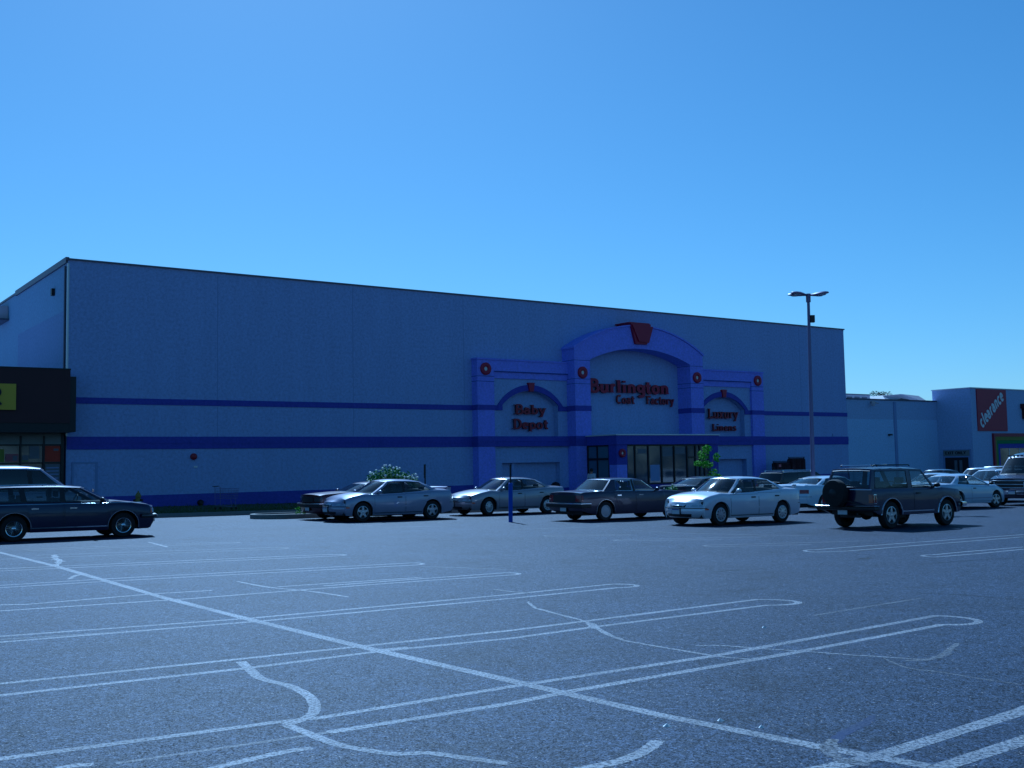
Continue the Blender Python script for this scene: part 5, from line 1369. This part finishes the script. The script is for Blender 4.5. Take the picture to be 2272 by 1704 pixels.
c.door(r, 1.2, .16, 'black_car', .84); c.door(r, .1, -.9, 'black_car', .84, 'trim', .2); c.wrap(r, 'r', .42, .62, .4, .05, 'bumper', 'trim'); c.wrap(r, 'r', .62, .64, .4, .05, 'bumper_strip', 'chrome'); c.lamp(r, 'r', .8, .98, .68, .92, 'tail', 'tail_light', .1); c.mirrors(r, 'black_car')
b = MB()
for sg in (-1, 1): b.tube([(.2, sg * .55, 1.58), (-1.9, sg * .55, 1.555)], .018, 6); b.box(.1, .2, sg * .55 - .02, sg * .55 + .02, 1.5, 1.57); b.box(-1.9, -1.8, sg * .55 - .02, sg * .55 + .02, 1.48, 1.55)
b.build('roof_rail', 'chrome', r)
# ---- 10 white sedan, rear
c, r = modern('white_car', 1826, 40.8, 'r', True, 'white_sedan', 'white sedan seen from behind between the pale silver sedan and the dark off-roader', rims='cover', H=1.36, spoiler=False, belt=.93, tailz=(.70, .84))
fl_ = MB().tube([(-2.0, .6, 1.0), (-2.02, .6, 1.80)], .006, 5).build('antenna', 'trim', r)
MB().box(-2.14, -2.02, .597, .603, 1.70, 1.80).build('pennant', 'paper_pink', fl_)
# ---- 11 dark two-door off-roader
c = Car(hw=.83, wb=2.55, xf=2.02, xr=-2.12, R=.365, Ra=.44, sill=.36, tf=.04, tr=.02, cf=.06, cr=.04, rnd=.65, bulge=.01, crownr=.05, arch_flat=False, ends=.22,
        prof=[(-2.2, 1.06), (.9, 1.06), (1.05, 1.075), (2.02, 1.0), (2.2, .98)], nose=[(.3, -.04), (.6, 0), (1.0, -.02)], tail=[(.3, -.03), (.6, 0), (1.1, -.02)],
        roof=[(-2.0, 1.585), (-.6, 1.60), (.15, 1.59), (.4, 1.57)], gh=dict(fb=(.98, .86), ft=(.42, .34), rt=(-1.86, -1.84), rb=(-2.07, -2.06), yt=.66, g0=.07, g1=.90, front_glass='glass_clear'))
r = place(c, 1973, 29.1, 'r', True, 'off_roader', 'dark slate two-door off-roader with spare wheel on its tail in the right foreground', 'off-roader')
c.shell(r, 'slate'); c.greenhouse(r, 'slate', [(.74, .26, -.22, -.24), (-.42, -.42, -1.86, -1.74)], glass='glass'); c.wheels(r, 'five'); c.door(r, .84, -.28, 'slate', .93)
c.archtrim(r, 'chrome', .02); c.strip(r, .62, -.82, .44, .47, .012, 'sill_line', 'chrome'); c.mirrors(r, 'trim', .70, 1.14)
c.wrap(r, 'r', .50, .60, .12, .12, 'bumper', 'trim'); c.wrap(r, 'r', .60, .635, .12, .13, 'bumper_strip', 'chrome'); c.wrap(r, 'f', .52, .66, .12, .12, 'bumper', 'chrome')
c.lamp(r, 'r', .86, .985, .70, .92, 'tail', 'tail_light', .05); 
for sg in (-1, 1):
    fs = lambda a, z, o, sg=sg: c.side(a, z, o, sg)
    c.patch(fs, [(-1.93, .68), (-2.06, .68), (-2.06, .93), (-1.93, .93)], .010, 'lamp_bezel', 'chrome', r); c.patch(fs, [(-1.945, .70), (-2.045, .70), (-2.045, .91), (-1.945, .91)], .016, 'side_reflector', 'tail', r)
c.lamp(r, 'f', .6, .95, .70, .86, 'headlamp', 'headlight'); c.patch(c.front, [(-.55, .68), (.55, .68), (.55, .90), (-.55, .90)], .012, 'grille', 'trim', r)
c.plate(r, 'r', .46, off=.05, k0=.12); c.wrap(r, 'r', 1.035, 1.055, .0, .02, 'tailgate_strip', 'chrome')
xr_ = -2.17
sw = MB().lathe([(.001, -.24), (.28, -.235), (.35, -.21), (.372, -.16), (.372, -.04), (.34, 0)], 'X', (xr_, .22, .95), 32).build('spare_wheel', 'rubber', r, 45)
MB().lathe([(.001, -.03), (.10, -.02), (.12, 0)], 'X', (xr_ - .235, .22, .95), 20).build('hub_cover', 'trim', sw, 45)
b = MB(); b.tube([(xr_ + .02, -.6, .62), (xr_ - .03, -.1, .75), (xr_ - .03, .22, .95)], .025, 6); b.tube([(xr_ + .02, .5, .62), (xr_ - .03, .3, .8)], .025, 6); b.build('spare_carrier', 'trim', r)
b = MB()
for sg in (-1, 1): b.tube([(.0, sg * .52, 1.67), (-.05, sg * .52, 1.70), (-1.55, sg * .52, 1.70), (-1.62, sg * .52, 1.67)], .018, 6)
for x in (-.3, -.75, -1.2, -1.5): b.box(x - .02, x + .02, -.52, .52, 1.682, 1.70)
b.build('roof_rack', 'trim', r)
b = MB(); b.tube([(-1.62, -.46, 1.69), (-1.62, .46, 1.69)], .022, 6); b.tube([(-1.0, -.52, 1.715), (-1.62, -.52, 1.70)], .012, 5); b.build('rack_bar', 'chrome', r)
b = MB(); b.box(-1.9, -2.0, -.3, .3, .30, .36); b.tube([(-1.27, -.6, .36), (-1.27, .6, .36)], .06, 8); b.lathe([(.12, -.1), (.15, 0), (.12, .1)], 'Y', (-1.27, 0, .36), 10); b.tube([(-2.05, -.3, .40), (-1.3, -.3, .34)], .03, 6); b.box(-.9, -.2, -.5, -.1, .26, .37); b.build('rear_axle', 'trim', r)
b = MB(); b.tube([(-2.0, .0, 1.585), (-2.085, -.1, 1.35)], .01, 4); b.build('rear_wiper', 'trim', r)
# ---- 12 white coupe
c = Car(hw=.88, wb=2.62, xf=2.3, xr=-2.3, R=.33, Ra=.385, tf=.16, tr=.12, cf=.30, cr=.2, bulge=.03, crownr=.07, crown=.05,
        prof=[(-2.4, .93), (-2.3, .95), (-1.6, .99), (.0, .92), (1.1, .91), (1.3, .92), (1.8, .80), (2.3, .60)], roof=[(-1.3, 1.22), (-.8, 1.29), (-.2, 1.31), (.25, 1.27)], gh=dict(fb=(1.40, 1.1), ft=(.30, .14), rt=(-1.05, -.95), rb=(-1.85, -1.60), yt=.58, front_glass='glass_clear'))
r = place(c, 2124.6, 42.3, 'r', True, 'white_coupe', 'white two-door coupe parked between the dark off-roader and the big van', 'car')
c.shell(r, 'teal_white'); c.greenhouse(r, 'teal_white', [(.90, .06, -.42, -.46), (-.50, -.54, -1.22, -.86)], pillar=True); c.wheels(r, 'five', -12); c.door(r, .98, -.46, 'teal_white', .80)
c.strip(r, .95, -.9, .40, .43, .01, 'rub_strip', 'silver'); c.lamp(r, 'r', .5, .96, .68, .84, 'tail', 'tail_light', .12); c.lamp(r, 'f', .55, .96, .50, .58, 'headlamp', 'headlight', .25, .54, .62); c.mirrors(r, 'trim'); c.plate(r, 'r', .6)
c.wrap(r, 'r', .56, .575, .4, .004, 'bumper_gap', 'trim'); c.wrap(r, 'f', .45, .465, .4, .004, 'bumper_gap', 'trim')
# ---- 13 to 17 cars further back on the right
modern('teal_white', 2070, 50.0, 'f', False, 'parked_car', 'white car whose windshield shows through the dark off-roader front window', rims='cover', H=1.38, spoiler=False)
modern('plum', 2078, 60.0, 'f', False, 'parked_car', 'greyish sedan roof showing behind the off-roader bonnet', rims='cover', H=1.55, spoiler=False)
c = Car(hw=.95, wb=2.9, xf=2.3, xr=-2.5, R=.34, Ra=.40, tf=.08, cf=.2, rnd=.9, crownr=.07, prof=[(-2.5, .98), (1.2, .97), (1.4, .99), (2.3, .84)], nose=[(.2, -.1), (.5, 0), (.8, -.06)],
        roof=[(-2.3, 1.46), (-.5, 1.49), (.3, 1.47)], gh=dict(fb=(1.65, 1.4), ft=(.55, .42), rt=(-2.2, -2.16), rb=(-2.42, -2.38), yt=.72))
r = place(c, 2215, 50.0, 'f', False, 'white_minivan', 'white minivan nose showing between the white coupe and the big van', 'van')
c.shell(r, 'white_car'); c.greenhouse(r, 'white_car', [(1.2, .34, .2, .12), (.08, .02, -.9, -.9), (-1.0, -1.0, -2.25, -2.1)]); c.wheels(r, 'steel'); c.lamp(r, 'f', .6, .96, .64, .78, 'headlamp', 'headlight', .15); c.wrap(r, 'f', .4, .58, .4, .03, 'bumper', 'white_car'); c.mirrors(r, 'trim')
modern('white_car', 2175, 57.0, 'f', False, 'parked_car', 'white car roof just below the exit doorway board', rims='cover', H=1.62, spoiler=False)
c = Car(hw=.95, wb=2.9, xf=2.4, xr=-2.6, R=.34, Ra=.40, tf=.08, cf=.2, rnd=.9, crownr=.05, prof=[(-2.6, 1.06), (1.2, 1.05), (1.4, 1.07), (2.4, .95)], nose=[(.2, -.1), (.5, 0), (.9, -.06)],
        roof=[(-2.5, 1.64), (-.5, 1.66), (.3, 1.65)], gh=dict(fb=(1.35, 1.15), ft=(.75, .65), rt=(-2.3, -2.26), rb=(-2.5, -2.46), yt=.76))
r = place(c, 2226, 62.0, 'f', False, 'long_estate', 'long white-roofed estate car showing above the white minivan', 'car')
c.shell(r, 'white_car'); c.greenhouse(r, 'white_car', [(1.0, .55, .2, .2), (.08, .08, -.9, -.9), (-1.0, -1.0, -2.3, -2.2)], glass='glass_dark'); c.wheels(r, 'steel'); c.lamp(r, 'f', .6, .96, .70, .84, 'headlamp', 'headlight')
# ---- 18 big conversion van
c = Car(hw=1.0, wb=3.2, xf=2.55, xr=-2.9, R=.36, Ra=.43, sill=.30, tf=.05, tr=.02, cf=.10, cr=.05, rnd=.7, bulge=.015, crownr=.12,
        prof=[(-2.9, 1.22), (1.6, 1.24), (1.85, 1.28), (2.3, 1.16), (2.55, 1.10)], nose=[(.3, -.05), (.6, 0), (1.1, -.02)], roof=[(-2.8, 2.05), (-1.0, 2.18), (.6, 2.14), (1.1, 2.02)],
        gh=dict(fb=(1.95, 1.75), ft=(1.18, 1.06), rt=(-2.75, -2.73), rb=(-2.86, -2.84), yt=.84, rear_glass='glass_dark'))
r = place(c, 2312, 45.5, 'f', False, 'conversion_van', 'big dark van with raised roof and chrome grille at the right picture edge', 'van')
c.shell(r, 'van_dark'); c.greenhouse(r, 'van_dark', [(1.6, .96, .75, .70), (.55, .5, -1.0, -1.0), (-1.2, -1.2, -2.7, -2.6)], glass='glass_dark'); c.wheels(r, 'cover')
c.patch(c.front, [(-.97, .72), (.97, .72), (.97, 1.05), (-.97, 1.05)], .02, 'grille', 'black', r)
for z in (.74, .88, 1.03): c.patch(c.front, [(-.95, z), (.95, z), (.95, z + .022), (-.95, z + .022)], .035, 'grille_bar', 'chrome', r)
c.lamp(r, 'f', .68, .94, .78, .99, 'headlamp', 'headlight', off=.03); c.wrap(r, 'f', .46, .64, .25, .12, 'bumper', 'chrome'); c.plate(r, 'f', .56, off=.13, k0=.2); c.mirrors(r, 'chrome', 1.6, 1.42); c.door(r, 1.7, .6, 'van_dark', 1.05, 'chrome')
b = MB(); b.box(.1, -.9, -.45, .45, 2.26, 2.36); b.build('roof_vent', 'trim', r)
b = MB()
for k in range(9): b.box(1.0, 1.16, -.78 + .19 * k, -.70 + .19 * k, 2.10, 2.13)
b.build('visor_slats', 'van_dark', r)
bpy.context.view_layer.update()
